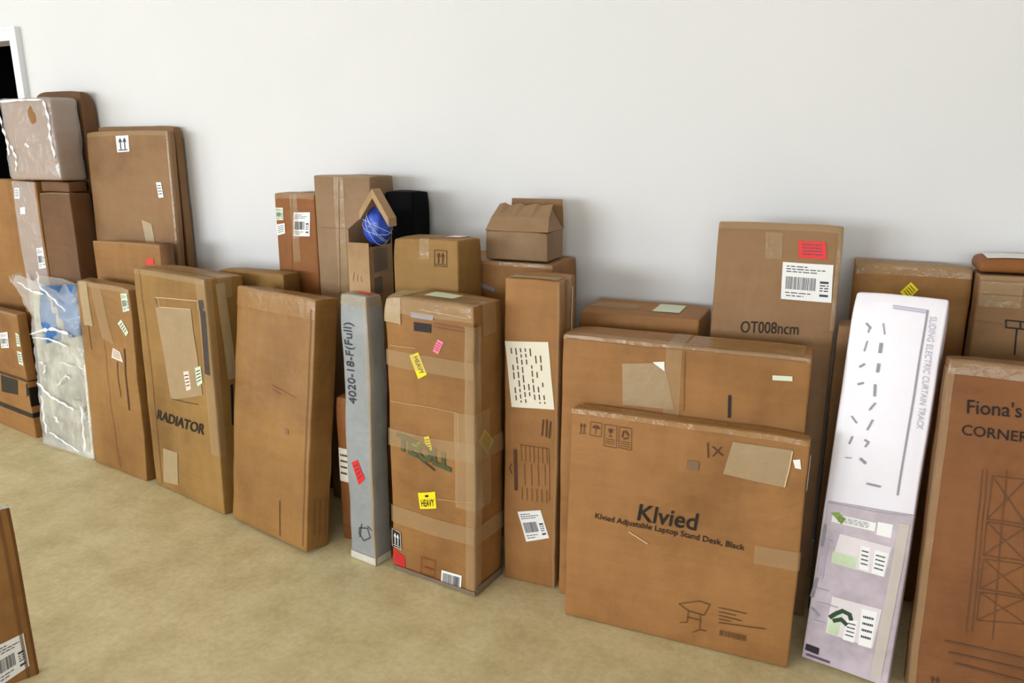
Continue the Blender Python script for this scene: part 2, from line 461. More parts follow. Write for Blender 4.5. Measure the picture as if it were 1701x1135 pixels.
BOXES = [
 dict(name='flat_carton', label='wide low tan carton printed Klvied, leaning in front of the long seamed carton',
  cat='cardboard box', group='cartons leaning in the front row', loc=(-0.3467, 1.9936, 0.0011), yaw=0.81, lean=2.10, size=(0.662, 0.060, 0.673), col='tan', opt={'wear': 0.003},
  dec=[
   ('T', 'printed_lettering', 'F', [(-0.1171, 0.3616), (0.0532, 0.362), (-0.1109, 0.4157)], 'ink', 'Klvied', 0, 0.012, None),
   ('T', 'printed_caption', 'F', [(-0.2443, 0.3383), (0.1878, 0.3261), (-0.2434, 0.3618)], 'ink', 'Klvied Adjustable Laptop Stand Desk, Black', 0, 0.01, None),
   ('Q', 'handling_symbol', 'F', [(-0.3094, 0.6392), (-0.2798, 0.6396), (-0.2801, 0.5969), (-0.3098, 0.5962)], 'none', 'arrows', None),
   ('Q', 'handling_symbol', 'F', [(-0.2707, 0.6409), (-0.236, 0.6403), (-0.2362, 0.5997), (-0.271, 0.6001)], 'none', 'umbrella', None),
   ('Q', 'handling_symbol', 'F', [(-0.2269, 0.6397), (-0.1892, 0.6396), (-0.1881, 0.5738), (-0.2261, 0.5753)], 'none', 'glass', None),
   ('Q', 'handling_symbol', 'F', [(-0.1821, 0.6388), (-0.145, 0.6387), (-0.1436, 0.5752), (-0.1811, 0.5767)], 'none', 'recycle', None),
   ('Q', 'label_pouch', 'F', [(0.1354, 0.6413), (0.2896, 0.6412), (0.2791, 0.5356), (0.1167, 0.5457)], 'pouch', '', 'torn grey adhesive document pouch'),
   ('Q', 'paper_scrap', 'F', [(0.2919, 0.6146), (0.3095, 0.6191), (0.3149, 0.5913), (0.2999, 0.5922)], 'label_white', '', 'small torn white paper scrap'),
   ('P', 'torn_edge', 'F', [[(0.2884, 0.6377), (0.2853, 0.5864), (0.2789, 0.5373)]], 'tear_pale', 0.003, None),
   ('P', 'marker_scribble', 'F', [[(0.0688, 0.6277), (0.0733, 0.5862)], [(0.0824, 0.6193), (0.096, 0.6091), (0.1114, 0.5976)], [(0.1065, 0.6213), (0.0932, 0.6034), (0.0859, 0.5918)]], 'ink_brown', 0.0035, None),
   ('Q', 'scuff_mark', 'F', [(0.0165, 0.5699), (0.0497, 0.57), (0.0482, 0.543), (0.0164, 0.5448)], 'stain', '', 'dark smudge'),
   ('S', 'tape_strip', [('F', 0.215, 0.3, 0.331, 0.355), ('R', -0.03, 0.3, 0.03, 0.355)], 'tape_clear', None),
   ('P', 'scratch', 'F', [[(-0.1385, 0.3209), (-0.0833, 0.2941)]], 'tear_pale', 0.003, None),
   ('P', 'printed_drawing', 'F', [[(0.0165, 0.1238), (0.0454, 0.1077), (0.0905, 0.1056)], [(0.0165, 0.1238), (0.074, 0.1478), (0.1049, 0.144), (0.0905, 0.1056)], [(0.0454, 0.1077), (0.0443, 0.0703), (0.0253, 0.0653)], [(0.0801, 0.1069), (0.0833, 0.0571), (0.0634, 0.0439)], [(0.0833, 0.0571), (0.1022, 0.0582)], [(0.0432, 0.0876), (0.0779, 0.0869)]], 'ink_brown', 0.0022, None),
   ('P', 'printed_text_lines', 'F', [[(0.1305, 0.1408), (0.2084, 0.1416)], [(0.1314, 0.1277), (0.1798, 0.1286)], [(0.1322, 0.1164), (0.1972, 0.116)], [(0.133, 0.105), (0.1681, 0.1065)], [(0.1338, 0.0937), (0.263, 0.1087)]], 'ink_brown', 0.0022, None),
   ('Q', 'printed_barcode', 'F', [(0.1333, 0.0762), (0.2231, 0.079), (0.2235, 0.0524), (0.1317, 0.0506)], 'none', 'barcode', None),
   ('S', 'torn_label', [('R', -0.028, 0.53, -0.005, 0.63)], 'label_white', None),
   ('S', 'tape_strip', [('F', -0.3312, 0.661, 0.3312, 0.673), ('T', -0.3312, -0.03, 0.3312, 0.02)], 'tape_brown', None),
  ]),
 dict(name='tall_carton', label="large tan corner carton at the right edge, printed Fiona's CORNER",
  cat='cardboard box', group='cartons leaning in the front row', loc=(0.5800, 2.0110, 0.0082), yaw=0.00, lean=7.83, size=(0.600, 0.120, 0.899), col='orange_dull', opt={'wear': 0.004, 'bulge': 0.004},
  dec=[
   ('T', 'printed_lettering', 'F', [(-0.2497, 0.7687), (-0.1379, 0.7751), (-0.2523, 0.8048)], 'ink', "Fiona's", 0, 0.004, None),
   ('T', 'printed_caption', 'F', [(-0.2554, 0.7143), (-0.1165, 0.7172), (-0.2569, 0.7402)], 'ink', 'CORNER', 0, 0.004, None),
   ('P', 'printed_drawing', 'F', [[(-0.1784, 0.624), (-0.1086, 0.627), (-0.0959, 0.5171), (-0.1763, 0.5135), (-0.1784, 0.624)], [(-0.1784, 0.624), (-0.0959, 0.5171)], [(-0.1086, 0.627), (-0.1763, 0.5135)], [(-0.1756, 0.5075), (-0.0949, 0.5082), (-0.0856, 0.4273), (-0.174, 0.4236), (-0.1756, 0.5075)], [(-0.1756, 0.5075), (-0.0856, 0.4273)], [(-0.0949, 0.5082), (-0.174, 0.4236)], [(-0.1729, 0.4144), (-0.0846, 0.4183), (-0.0755, 0.3399), (-0.172, 0.3357), (-0.1729, 0.4144)], [(-0.1729, 0.4144), (-0.0755, 0.3399)], [(-0.0846, 0.4183), (-0.172, 0.3357)], [(-0.1709, 0.3265), (-0.0748, 0.3338), (-0.0672, 0.267), (-0.1678, 0.2508), (-0.1709, 0.3265)], [(-0.1709, 0.3265), (-0.0672, 0.267)], [(-0.0748, 0.3338), (-0.1678, 0.2508)], [(-0.2001, 0.6356), (-0.187, 0.2104)], [(-0.1901, 0.6373), (-0.1745, 0.2169)], [(-0.1503, 0.644), (-0.1294, 0.2096)]], 'ink_faint', 0.002, None),
   ('P', 'printed_text_lines', 'F', [[(-0.2287, 0.1766), (-0.057, 0.1785)]], 'ink_faint', 0.006, None),
   ('P', 'printed_text_lines', 'F', [[(-0.2174, 0.1469), (-0.0538, 0.1509)], [(-0.2013, 0.122), (-0.0503, 0.1201)]], 'ink_faint', 0.006, None),
   ('Q', 'handling_symbol', 'F', [(-0.2595, 0.0823), (-0.227, 0.085), (-0.2248, 0.0393), (-0.2574, 0.0363)], 'none', 'arrows', None),
   ('S', 'tape_strip', [('F', -0.3, 0.8641, 0.3, 0.8991), ('T', -0.3, -0.06, 0.3, 0.04)], 'tape_clear', None),
   ('S', 'tape_strip', [('F', -0.3, 0.02, -0.285, 0.88), ('L', -0.06, 0.02, 0.0, 0.88)], 'tape_clear', None),
  ]),
 dict(name='tall_white_carton', label='tall narrow glossy white carton printed with a curtain track picture',
  cat='cardboard box', group='cartons leaning in the front row', loc=(0.1326, 2.0359, 0.0062), yaw=-11.57, lean=10.18, size=(0.222, 0.070, 1.048), col='white', opt={'wear': 0.0015},
  dec=[
   ('T', 'printed_lettering', 'F', [(0.0744, 1.0012), (0.0833, 0.706), (0.0896, 0.9999)], 'ink_pale', 'SLIDING ELECTRIC CURTAIN TRACK', 0, 0.0, None),
   ('P', 'printed_drawing', 'F', [[(-0.0124, 1.018), (0.0671, 1.0144)], [(-0.0115, 1.0116), (0.0679, 1.0083)]], 'ink_lilac', 0.004, None),
   ('P', 'printed_track', 'F', [[(0.0671, 1.0144), (0.0662, 0.8501), (0.0658, 0.6894), (0.0658, 0.523)]], 'ink_grey', 0.0045, None),
   ('P', 'printed_accessory', 'F', [[(-0.071, 0.9624), (-0.0589, 0.9509)]], 'ink_grey', 0.0049, None),
   ('P', 'printed_accessory', 'F', [[(-0.0618, 0.9505), (-0.0632, 0.9389)]], 'ink_grey', 0.0035, None),
   ('P', 'printed_accessory', 'F', [[(-0.0629, 0.9143), (-0.0667, 0.8875)]], 'ink_grey', 0.0035, None),
   ('P', 'printed_accessory', 'F', [[(-0.0713, 0.8439), (-0.0618, 0.852)]], 'ink_grey', 0.0056, None),
   ('P', 'printed_accessory', 'F', [[(-0.0693, 0.7961), (-0.0579, 0.8014)]], 'ink_grey', 0.0056, None),
   ('P', 'printed_accessory', 'F', [[(-0.0739, 0.7068), (-0.0595, 0.6913)]], 'ink_grey', 0.0035, None),
   ('P', 'printed_accessory', 'F', [[(-0.0648, 0.6516), (-0.0698, 0.6319)]], 'ink_grey', 0.0042, None),
   ('P', 'printed_accessory', 'F', [[(-0.0737, 0.5921), (-0.0585, 0.594)]], 'ink_grey', 0.0021, None),
   ('P', 'printed_accessory', 'F', [[(-0.0302, 0.9676), (-0.0234, 0.9393)]], 'ink_grey', 0.0028, None),
   ('P', 'printed_accessory', 'F', [[(-0.0285, 0.9127), (-0.0283, 0.8899)]], 'ink_grey', 0.0077, None),
   ('P', 'printed_accessory', 'F', [[(-0.0268, 0.8576), (-0.0271, 0.8379)]], 'ink_grey', 0.007, None),
   ('P', 'printed_accessory', 'F', [[(-0.0281, 0.8017), (-0.0255, 0.7726)]], 'ink_grey', 0.0056, None),
   ('P', 'printed_accessory', 'F', [[(-0.0215, 0.7536), (-0.0321, 0.7334)]], 'ink_grey', 0.0042, None),
   ('P', 'printed_accessory', 'F', [[(-0.0211, 0.7074), (-0.0306, 0.6789)]], 'ink_grey', 0.0042, None),
   ('P', 'printed_accessory', 'F', [[(-0.0327, 0.6501), (-0.0231, 0.6456)]], 'ink_grey', 0.0049, None),
   ('P', 'printed_accessory', 'F', [[(-0.0231, 0.6456), (-0.0288, 0.6326)]], 'ink_grey', 0.0042, None),
   ('P', 'printed_accessory', 'F', [[(-0.0361, 0.5975), (-0.0228, 0.5889)]], 'ink_grey', 0.0063, None),
   ('P', 'printed_accessory', 'F', [[(-0.0109, 0.5348), (0.0219, 0.5348)]], 'ink_grey', 0.0049, None),
   ('Q', 'printed_photograph', 'F', [(-0.0999, 0.4623), (0.1081, 0.4793), (0.1081, 0.0064), (-0.1081, 0.004)], 'photo_lilac', '', 'pale lilac room photograph printed on the carton'),
   ('P', 'printed_rule', 'F', [[(-0.0995, 0.459), (0.0269, 0.4661), (0.1108, 0.4761)]], 'ink_grey', 0.002, None),
   ('Q', 'printed_banner', 'F', [(-0.0845, 0.4302), (0.0252, 0.4354), (0.024, 0.4116), (-0.0846, 0.4077)], 'label_white', 'lines', None),
   ('Q', 'printed_banner', 'F', [(0.029, 0.4399), (0.0654, 0.4419), (0.0647, 0.4051), (0.0294, 0.4047)], 'label_white', '', None),
   ('Q', 'printed_leaf', 'F', [(-0.0895, 0.4323), (-0.07, 0.4394), (-0.0493, 0.4246), (-0.0577, 0.4067)], 'green', '', None),
   ('Q', 'printed_window', 'F', [(-0.0588, 0.3806), (0.0694, 0.3815), (0.0636, 0.2959), (-0.0707, 0.2937)], 'photo_pale', '', None),
   ('Q', 'printed_window', 'F', [(-0.0549, 0.2011), (0.0699, 0.2068), (0.0629, 0.095), (-0.0579, 0.0943)], 'photo_pale', '', None),
   ('Q', 'printed_foliage', 'F', [(-0.0704, 0.3269), (-0.0068, 0.3277), (-0.0082, 0.293), (-0.0707, 0.2937)], 'photo_green', '', None),
   ('Q', 'printed_foliage', 'F', [(-0.0505, 0.157), (-0.0225, 0.16), (-0.0263, 0.0956), (-0.0549, 0.0955)], 'photo_green', '', None),
   ('Q', 'printed_caption_block', 'F', [(-0.0027, 0.3647), (0.0199, 0.3648), (0.0243, 0.3), (0.0002, 0.2991)], 'label_white', 'lines', None),
   ('Q', 'printed_caption_block', 'F', [(0.0321, 0.3635), (0.0646, 0.3634), (0.0619, 0.2971), (0.0321, 0.2975)], 'label_white', 'lines', None),
   ('Q', 'printed_caption_block', 'F', [(-0.0093, 0.1544), (0.0182, 0.1557), (0.0161, 0.0925), (-0.0132, 0.0918)], 'label_white', 'lines', None),
   ('Q', 'printed_caption_block', 'F', [(0.0222, 0.1933), (0.0609, 0.1968), (0.0603, 0.0923), (0.027, 0.0915)], 'label_white', 'lines', None),
   ('P', 'printed_plant', 'F', [[(-0.0517, 0.1425), (-0.038, 0.158), (-0.0239, 0.17), (-0.0048, 0.1664), (-0.0, 0.1543)], [(-0.0412, 0.1357), (-0.0237, 0.1456), (-0.01, 0.1367)]], 'ink_leaf', 0.011, None),
   ('Q', 'printed_badge', 'F', [(-0.1032, 0.045), (-0.0672, 0.0446), (-0.0678, 0.0247), (-0.104, 0.0267)], 'ink_dark', '', None),
   ('P', 'printed_text_lines', 'F', [[(-0.0975, 0.0148), (-0.0376, 0.0153)]], 'ink_plum', 0.006, None),
   ('Q', 'printed_curtain', 'F', [(0.0787, 0.4507), (0.1041, 0.453), (0.0943, 0.0184), (0.0675, 0.0176)], 'curtain_print', '', None),
   ('P', 'printed_outline', 'F', [[(-0.0877, 0.2427), (-0.0869, 0.3549), (-0.0753, 0.3514)]], 'ink_lilac', 0.004, None),
   ('P', 'printed_outline', 'F', [[(-0.0908, 0.171), (-0.0372, 0.1757)]], 'ink_lilac', 0.004, None),
   ('P', 'printed_outline', 'F', [[(-0.0932, 0.1168), (-0.0646, 0.1201)]], 'ink_lilac', 0.004, None),
   ('P', 'printed_outline', 'F', [[(-0.1026, 0.2095), (-0.0676, 0.2125)]], 'ink_lilac', 0.004, None),
   ('P', 'printed_outline', 'F', [[(-0.101, 0.1496), (-0.0827, 0.1348)]], 'ink_grey', 0.007, None),
   ('P', 'printed_outline', 'F', [[(-0.1, 0.2386), (-0.1056, 0.1836)]], 'ink_grey', 0.007, None),
   ('P', 'printed_outline', 'F', [[(-0.0985, 0.3933), (-0.1002, 0.3352)]], 'ink_grey', 0.007, None),
  ]),
 dict(name='tall_carton', label='tall square tan carton with a big white typed sheet on its upper front',
  cat='cardboard box', group='cartons leaning in the front row', loc=(-0.8489, 2.1655, 0.0007), yaw=1.43, lean=0.50, size=(0.180, 0.170, 1.032), col='tan', opt={'wear': 0.0035},
  dec=[
   ('Q', 'shipping_label', 'F', [(-0.0871, 0.8336), (0.0566, 0.8413), (0.0799, 0.626), (-0.0648, 0.6152)], 'label_cream', 'vlines', 'large white typed sheet'),
   ('Q', 'shipping_label', 'F', [(-0.0399, 0.2539), (0.0404, 0.2756), (0.071, 0.1826), (-0.0091, 0.1529)], 'label_white', 'ship', None),
   ('P', 'printed_text_lines', 'F', [[(0.0424, 0.587), (0.039, 0.536)], [(0.0545, 0.5886), (0.0533, 0.534)], [(0.0666, 0.5843), (0.0634, 0.5314)]], 'ink_brown', 0.005, None),
   ('P', 'printed_drawing', 'F', [[(-0.0349, 0.4922), (0.064, 0.4949)], [(0.064, 0.4949), (0.0689, 0.3128)], [(-0.0308, 0.4928), (-0.0283, 0.437)], [(-0.0162, 0.4934), (-0.0136, 0.4377)], [(-0.0016, 0.4939), (0.001, 0.4384)], [(0.0128, 0.4944), (0.0155, 0.439)], [(0.0272, 0.495), (0.03, 0.4397)], [(0.0416, 0.4955), (0.0444, 0.4404)], [(0.0559, 0.4961), (0.0587, 0.441)], [(-0.0255, 0.3467), (-0.0231, 0.3002)], [(-0.0087, 0.3476), (-0.0061, 0.3011)], [(0.0081, 0.3484), (0.0107, 0.3021)], [(0.0249, 0.3492), (0.0275, 0.303)], [(0.0415, 0.3501), (0.0442, 0.304)], [(0.058, 0.3509), (0.0608, 0.3049)], [(-0.0177, 0.4282), (-0.015, 0.3528)], [(0.0052, 0.432), (0.0081, 0.3569)], [(0.028, 0.4356), (0.031, 0.3609)], [(0.0506, 0.4393), (0.0537, 0.3648)]], 'ink_brown', 0.0016, None),
   ('P', 'printed_lettering', 'F', [[(-0.0516, 0.4689), (-0.0467, 0.3345)]], 'ink_brown', 0.011, None),
   ('P', 'printed_drawing', 'F', [[(-0.0641, 0.4207), (-0.0705, 0.4028), (-0.0619, 0.3873)]], 'ink_brown', 0.003, None),
   ('S', 'tape_strip', [('T', -0.0901, -0.025, 0.0901, 0.025), ('R', -0.025, 0.9418, 0.025, 1.0318), ('L', -0.025, 0.9418, 0.025, 1.0318)], 'tape_clear', None),
   ('S', 'tape_strip', [('T', -0.08, -0.08, 0.08, -0.03)], 'tape_dull', None),
   ('S', 'tape_strip', [('F', 0.0841, 0, 0.0901, 1.0318), ('R', -0.085, 0, -0.055, 1.0318)], 'tape_clear', None),
   ('S', 'tape_strip', [('R', -0.02, 0.75, 0.02, 1.03)], 'tape_clear', None),
   ('S', 'pale_strip', [('R', 0.03, 0.7, 0.04, 1.0)], 'label_white', None),
  ]),
 dict(name='tall_carton', label='heavily taped tan carton with yellow, pink and red stickers',
  cat='cardboard box', group='cartons leaning in the front row', loc=(-1.1352, 2.0370, 0.0014), yaw=-7.25, lean=1.00, size=(0.339, 0.165, 0.963), col='kraft', opt={'wear': 0.006, 'bulge': 0.006, 'crush': 0.012},
  dec=[
   ('Q', 'warning_sticker', 'F', [(-0.0737, 0.7813), (-0.0396, 0.7958), (-0.0054, 0.7279), (-0.0393, 0.7069)], 'yellow', 'heavyv', 'yellow tilted sticker at upper left'),
   ('Q', 'price_sticker', 'F', [(0.0411, 0.8489), (0.0616, 0.8419), (0.0404, 0.8008), (0.0196, 0.8077)], 'pink', 'lines', 'pink sticker'),
   ('Q', 'warning_sticker', 'F', [(-0.0539, 0.3124), (0.0182, 0.3341), (0.0221, 0.2776), (-0.0477, 0.2555)], 'yellow', 'heavy', 'yellow sticker below the middle'),
   ('Q', 'warning_sticker', 'F', [(-0.0219, 0.5174), (0.0, 0.5238), (0.0111, 0.4767), (-0.0108, 0.47)], 'yellow', 'lines', 'small yellow sticker in the middle'),
   ('Q', 'red_sticker', 'F', [(-0.1664, 0.0781), (-0.1173, 0.0583), (-0.1159, 0.0176), (-0.1664, 0.0222)], 'red', 'lines', 'red sticker at the bottom left corner'),
   ('Q', 'barcode_label', 'F', [(0.0407, 0.0607), (0.1209, 0.0611), (0.1157, 0.0067), (0.0349, 0.004)], 'label_white', 'barcode', None),
   ('Q', 'warning_sticker', 'R', [(-0.0273, 0.5579), (0.0264, 0.5024), (-0.0131, 0.4681), (-0.0653, 0.5279)], 'yellow_dull', 'lines', 'yellow diamond sticker on the dark side'),
   ('Q', 'printed_block', 'F', [(-0.0601, 0.9253), (0.024, 0.9228), (0.0237, 0.9058), (-0.0606, 0.9079)], 'ink_grey', '', None),
   ('Q', 'printed_block', 'F', [(-0.0491, 0.8938), (0.0166, 0.8936), (0.016, 0.8649), (-0.0498, 0.8647)], 'ink_dark', '', None),
   ('T', 'printed_lettering', 'F', [(-0.136, 0.4524), (0.0816, 0.4136), (-0.134, 0.5142)], 'ink_green', 'TEOLL', 0, 0.06, None),
   ('P', 'printed_drawing', 'F', [[(-0.0629, 0.4507), (0.0147, 0.4089)]], 'ink_brown', 0.007, None),
   ('P', 'printed_drawing', 'F', [[(-0.0017, 0.4387), (0.0129, 0.4439)]], 'ink_brown', 0.009, None),
   ('Q', 'printed_leaf', 'F', [(-0.0766, 0.4961), (-0.0371, 0.4957), (-0.0402, 0.466), (-0.0799, 0.4661)], 'green', '', None),
   ('P', 'printed_frame', 'F', [[(-0.0416, 0.0851), (0.0139, 0.0881), (0.0102, 0.0223), (-0.0482, 0.02), (-0.0416, 0.0851)]], 'ink_red', 0.002, None),
   ('P', 'printed_mark', 'F', [[(-0.0322, 0.0498), (0.0032, 0.0515)]], 'ink_red', 0.005, None),
   ('Q', 'handling_symbol', 'F', [(-0.1664, 0.1518), (-0.1303, 0.1474), (-0.1297, 0.0843), (-0.1664, 0.0882)], 'ink_dark', 'arrows_w', None),
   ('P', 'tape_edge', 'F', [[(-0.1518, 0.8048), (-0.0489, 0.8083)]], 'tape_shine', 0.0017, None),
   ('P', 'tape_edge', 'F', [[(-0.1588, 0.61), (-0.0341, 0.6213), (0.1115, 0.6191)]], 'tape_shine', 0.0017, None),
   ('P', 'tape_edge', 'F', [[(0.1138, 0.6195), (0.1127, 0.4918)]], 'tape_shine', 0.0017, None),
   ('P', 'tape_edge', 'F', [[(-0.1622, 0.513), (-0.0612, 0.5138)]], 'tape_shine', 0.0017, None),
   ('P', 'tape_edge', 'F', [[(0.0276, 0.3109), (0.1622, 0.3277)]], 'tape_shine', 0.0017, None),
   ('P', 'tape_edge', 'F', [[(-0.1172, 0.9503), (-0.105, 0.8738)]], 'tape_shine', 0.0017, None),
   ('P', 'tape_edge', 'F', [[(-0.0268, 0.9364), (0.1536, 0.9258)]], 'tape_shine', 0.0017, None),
   ('P', 'edge_crease', 'F', [[(0.0235, 0.8963), (0.1665, 0.8904)], [(0.0233, 0.8848), (0.1664, 0.8793)]], 'stain_ink', 0.004, None),
   ('P', 'edge_crease', 'R', [[(-0.0773, 0.9046), (-0.0679, 0.7907)], [(-0.0757, 0.4813), (-0.0798, 0.2993)]], 'ink_faint', 0.012, None),
   ('S', 'tape_strip', [('F', -0.1694, 0.9132, 0.1694, 0.9632), ('T', -0.1694, -0.0827, 0.1694, -0.0027)], 'tape_clear', None),
   ('S', 'tape_strip', [('T', -0.1694, -0.04, 0.1694, 0.04), ('R', -0.04, 0.8632, 0.04, 0.9632), ('L', -0.04, 0.8632, 0.04, 0.9632)], 'tape_clear', None),
   ('S', 'tape_strip', [('F', -0.17, 0.88, -0.1, 0.96), ('T', -0.17, -0.08, -0.1, 0.08)], 'tape_dull', None),
   ('S', 'tape_strip', [('F', -0.17, 0.735, 0.17, 0.79)], 'tape_clear', None),
   ('S', 'tape_strip', [('F', -0.17, 0.46, 0.17, 0.52), ('R', -0.08, 0.46, 0.08, 0.52)], 'tape_clear', None),
   ('S', 'tape_strip', [('F', 0.1, 0.3, 0.17, 0.62), ('R', -0.08, 0.3, 0.0, 0.62)], 'tape_clear', None),
   ('S', 'tape_strip', [('F', 0.1394, 0.02, 0.1694, 0.9), ('R', -0.0827, 0.02, -0.0527, 0.9)], 'tape_clear', None),
   ('S', 'top_label', [('T', -0.05, -0.03, 0.06, 0.03)], 'label_mint', None),
   ('S', 'tape_strip', [('F', -0.17, 0.0, 0.17, 0.018), ('R', -0.08, 0, 0.08, 0.03)], 'tape_grey', None),
   ('S', 'tape_strip', [('F', -0.17, 0.18, 0.17, 0.24), ('R', -0.08, 0.18, 0.08, 0.24)], 'tape_clear', None),
  ]),
 dict(name='foam_wrapped_package', label='narrow grey foam wrapped package with handwritten code, beside the stickered carton',
  cat='package', group='cartons leaning in the front row', loc=(-1.4304, 2.0113, 0.0007), yaw=-9.73, lean=1.00, size=(0.121, 0.081, 0.957), col='foam', opt={'wear': 0.006, 'bulge': 0.003},
  dec=[
   ('T', 'handwritten_code', 'F', [(0.0111, 0.5905), (0.0035, 0.8684), (-0.0373, 0.5793)], 'ink_blue', '4020-18-F(Full)', 0.2, 0.0, None),
   ('Q', 'red_sticker', 'F', [(-0.0315, 0.3733), (-0.002, 0.389), (0.029, 0.3279), (-0.0008, 0.3005)], 'red', 'lines', 'red sticker'),
   ('P', 'marker_scribble', 'F', [[(-0.0092, 0.1347), (0.0316, 0.1419), (0.0415, 0.1081), (0.0088, 0.0868), (-0.0133, 0.1104), (-0.0092, 0.1347)], [(0.0033, 0.1521), (-0.0111, 0.0971)], [(0.032, 0.1511), (0.0514, 0.1385)]], 'ink_dark', 0.003, None),
   ('S', 'tape_strip', [('F', -0.06, 0.92, 0.06, 0.96), ('T', -0.06, -0.035, 0.06, 0.035), ('R', -0.035, 0.92, 0.035, 0.96)], 'tape_clear', None),
   ('S', 'tape_strip', [('F', -0.06, 0.0, 0.06, 0.03), ('R', -0.035, 0, 0.035, 0.03)], 'tape_pale', None),
   ('S', 'red_sticker', [('T', -0.02, -0.01, 0.05, 0.02)], 'red', None),
   ('S', 'tape_strip', [('F', 0.0487, 0, 0.0607, 0.9572), ('R', -0.0407, 0, -0.0287, 0.9572)], 'tape_clear', None),
  ]),
 dict(name='tall_carton', label='smooth orange tan carton with a taped top, right of the radiator carton',
  cat='cardboard box', group='cartons leaning in the front row', loc=(-1.8578, 2.0235, 0.0065), yaw=-13.00, lean=7.21, size=(0.456, 0.103, 0.916), col='honey', opt={'wear': 0.004, 'bulge': 0.004},
  dec=[
   ('S', 'tape_strip', [('F', -0.2279, 0.8461, 0.2279, 0.9161), ('T', -0.2279, -0.0514, 0.2279, 0.0486)], 'tape_brown', None),
   ('S', 'tape_strip', [('F', -0.2279, 0.8961, 0.2279, 0.9161), ('T', -0.2279, -0.0514, 0.2279, -0.0214)], 'tape_clear', None),
   ('P', 'printed_mark', 'F', [[(0.0751, 0.1555), (0.0783, 0.0187)]], 'ink_brown', 0.004, None),
   ('Q', 'scuff_mark', 'F', [(0.0894, 0.4307), (0.1102, 0.4308), (0.1111, 0.413), (0.0903, 0.4129)], 'stain', '', None),
   ('S', 'edge_crease', [('F', 0.205, 0.02, 0.212, 0.88)], 'crease', None),
   ('P', 'marker_scribble', 'F', [[(0.0013, 0.5751), (0.1411, 0.5567)], [(0.0128, 0.5592), (0.066, 0.5513)]], 'stain_ink', 0.002, None),
   ('P', 'printed_text_lines', 'R', [[(-0.0195, 0.1924), (-0.0187, 0.0601)], [(0.0053, 0.1862), (0.0062, 0.0528)], [(0.0304, 0.1798), (0.0315, 0.0454)]], 'stain_ink', 0.004, None),
  ]),
 dict(name='tall_carton', label='wide khaki carton printed RADIATOR',
  cat='cardboard box', group='cartons leaning in the front row', loc=(-2.3764, 2.1764, 0.0012), yaw=-12.13, lean=0.83, size=(0.505, 0.167, 0.951), col='khaki', opt={'wear': 0.003},
  dec=[
   ('T', 'printed_lettering', 'F', [(-0.1822, 0.315), (0.158, 0.3186), (-0.1643, 0.3614)], 'ink', 'RADIATOR', 0, 0.02, None),
   ('Q', 'label_pouch', 'F', [(-0.1043, 0.8061), (0.1501, 0.8242), (0.1751, 0.487), (-0.0525, 0.4256)], 'pouch', '', 'empty grey adhesive document pouch'),
   ('P', 'torn_edge', 'F', [[(-0.1013, 0.8457), (0.2046, 0.8653), (0.1995, 0.8324)], [(-0.0741, 0.8487), (-0.0724, 0.8098), (0.1505, 0.8265)]], 'tear_pale', 0.0025, None),
   ('P', 'torn_edge', 'F', [[(-0.1013, 0.8457), (-0.0887, 0.8178)], [(-0.0515, 0.4309), (0.1396, 0.4429)]], 'ink_brown', 0.003, None),
   ('P', 'printed_bar', 'F', [[(0.2235, 0.8605), (0.2295, 0.8221), (0.226, 0.6933), (0.2227, 0.5904)]], 'ink_bar', 0.034, 'dark vertical printed bar'),
   ('Q', 'price_sticker', 'F', [(0.0582, 0.5648), (0.0977, 0.574), (0.0984, 0.4998), (0.0667, 0.4865)], 'label_pinkish', 'lines', None),
   ('Q', 'price_sticker', 'F', [(0.1423, 0.5937), (0.1811, 0.6075), (0.183, 0.5399), (0.1471, 0.5187)], 'label_mint', 'lines', None),
   ('Q', 'tape_patch', 'F', [(-0.1587, 0.1876), (-0.0473, 0.1953), (-0.0684, 0.0437), (-0.1825, 0.0297)], 'tape_dull', '', 'torn pale tape patch'),
   ('S', 'tape_strip', [('F', 0.2023, 0.25, 0.2523, 0.95), ('R', -0.0835, 0.25, -0.0535, 0.95)], 'tape_clear', None),
   ('S', 'tape_strip', [('T', -0.2523, -0.03, 0.2523, 0.03), ('R', -0.03, 0.8712, 0.03, 0.9512), ('L', -0.03, 0.8712, 0.03, 0.9512)], 'tape_clear', None),
   ('S', 'tape_strip', [('T', -0.25, -0.084, 0.25, -0.05), ('F', -0.25, 0.93, 0.25, 0.95)], 'tape_clear', None),
   ('P', 'printed_lettering', 'R', [[(-0.0071, 0.5245), (-0.0159, 0.3651)]], 'ink_dark', 0.012, None),
   ('Q', 'tape_strip', 'R', [(-0.04, 0.93), (0.0, 0.93), (0.02, 0.55), (-0.02, 0.55)], 'tape_dull', '', None),
   ('P', 'edge_crease', 'F', [[(-0.202, 0.945), (-0.19, 0.5), (-0.2, 0.02)]], 'stain_ink', 0.004, None),
  ]),
 dict(name='tall_carton', label='slim tan carton with three small stickers, left of the radiator carton',
  cat='cardboard box', group='cartons leaning in the front row', loc=(-2.8966, 2.2148, 0.0010), yaw=-9.00, lean=1.72, size=(0.413, 0.070, 0.862), col='honey', opt={'wear': 0.006, 'bulge': 0.004, 'crush': 0.01},
  dec=[
   ('Q', 'price_sticker', 'F', [(0.1451, 0.8352), (0.1955, 0.8452), (0.2, 0.7666), (0.1494, 0.7558)], 'label_mint', 'ship', 'upright pale sticker'),
   ('Q', 'price_sticker', 'F', [(0.1038, 0.701), (0.1302, 0.7224), (0.1756, 0.6732), (0.1542, 0.6521)], 'label_mint', 'lines', 'tilted pale sticker'),
   ('Q', 'price_sticker', 'F', [(0.0418, 0.5839), (0.0953, 0.5726), (0.1154, 0.5299), (0.0286, 0.536)], 'label_pinkish', 'lines', 'pale pink sticker'),
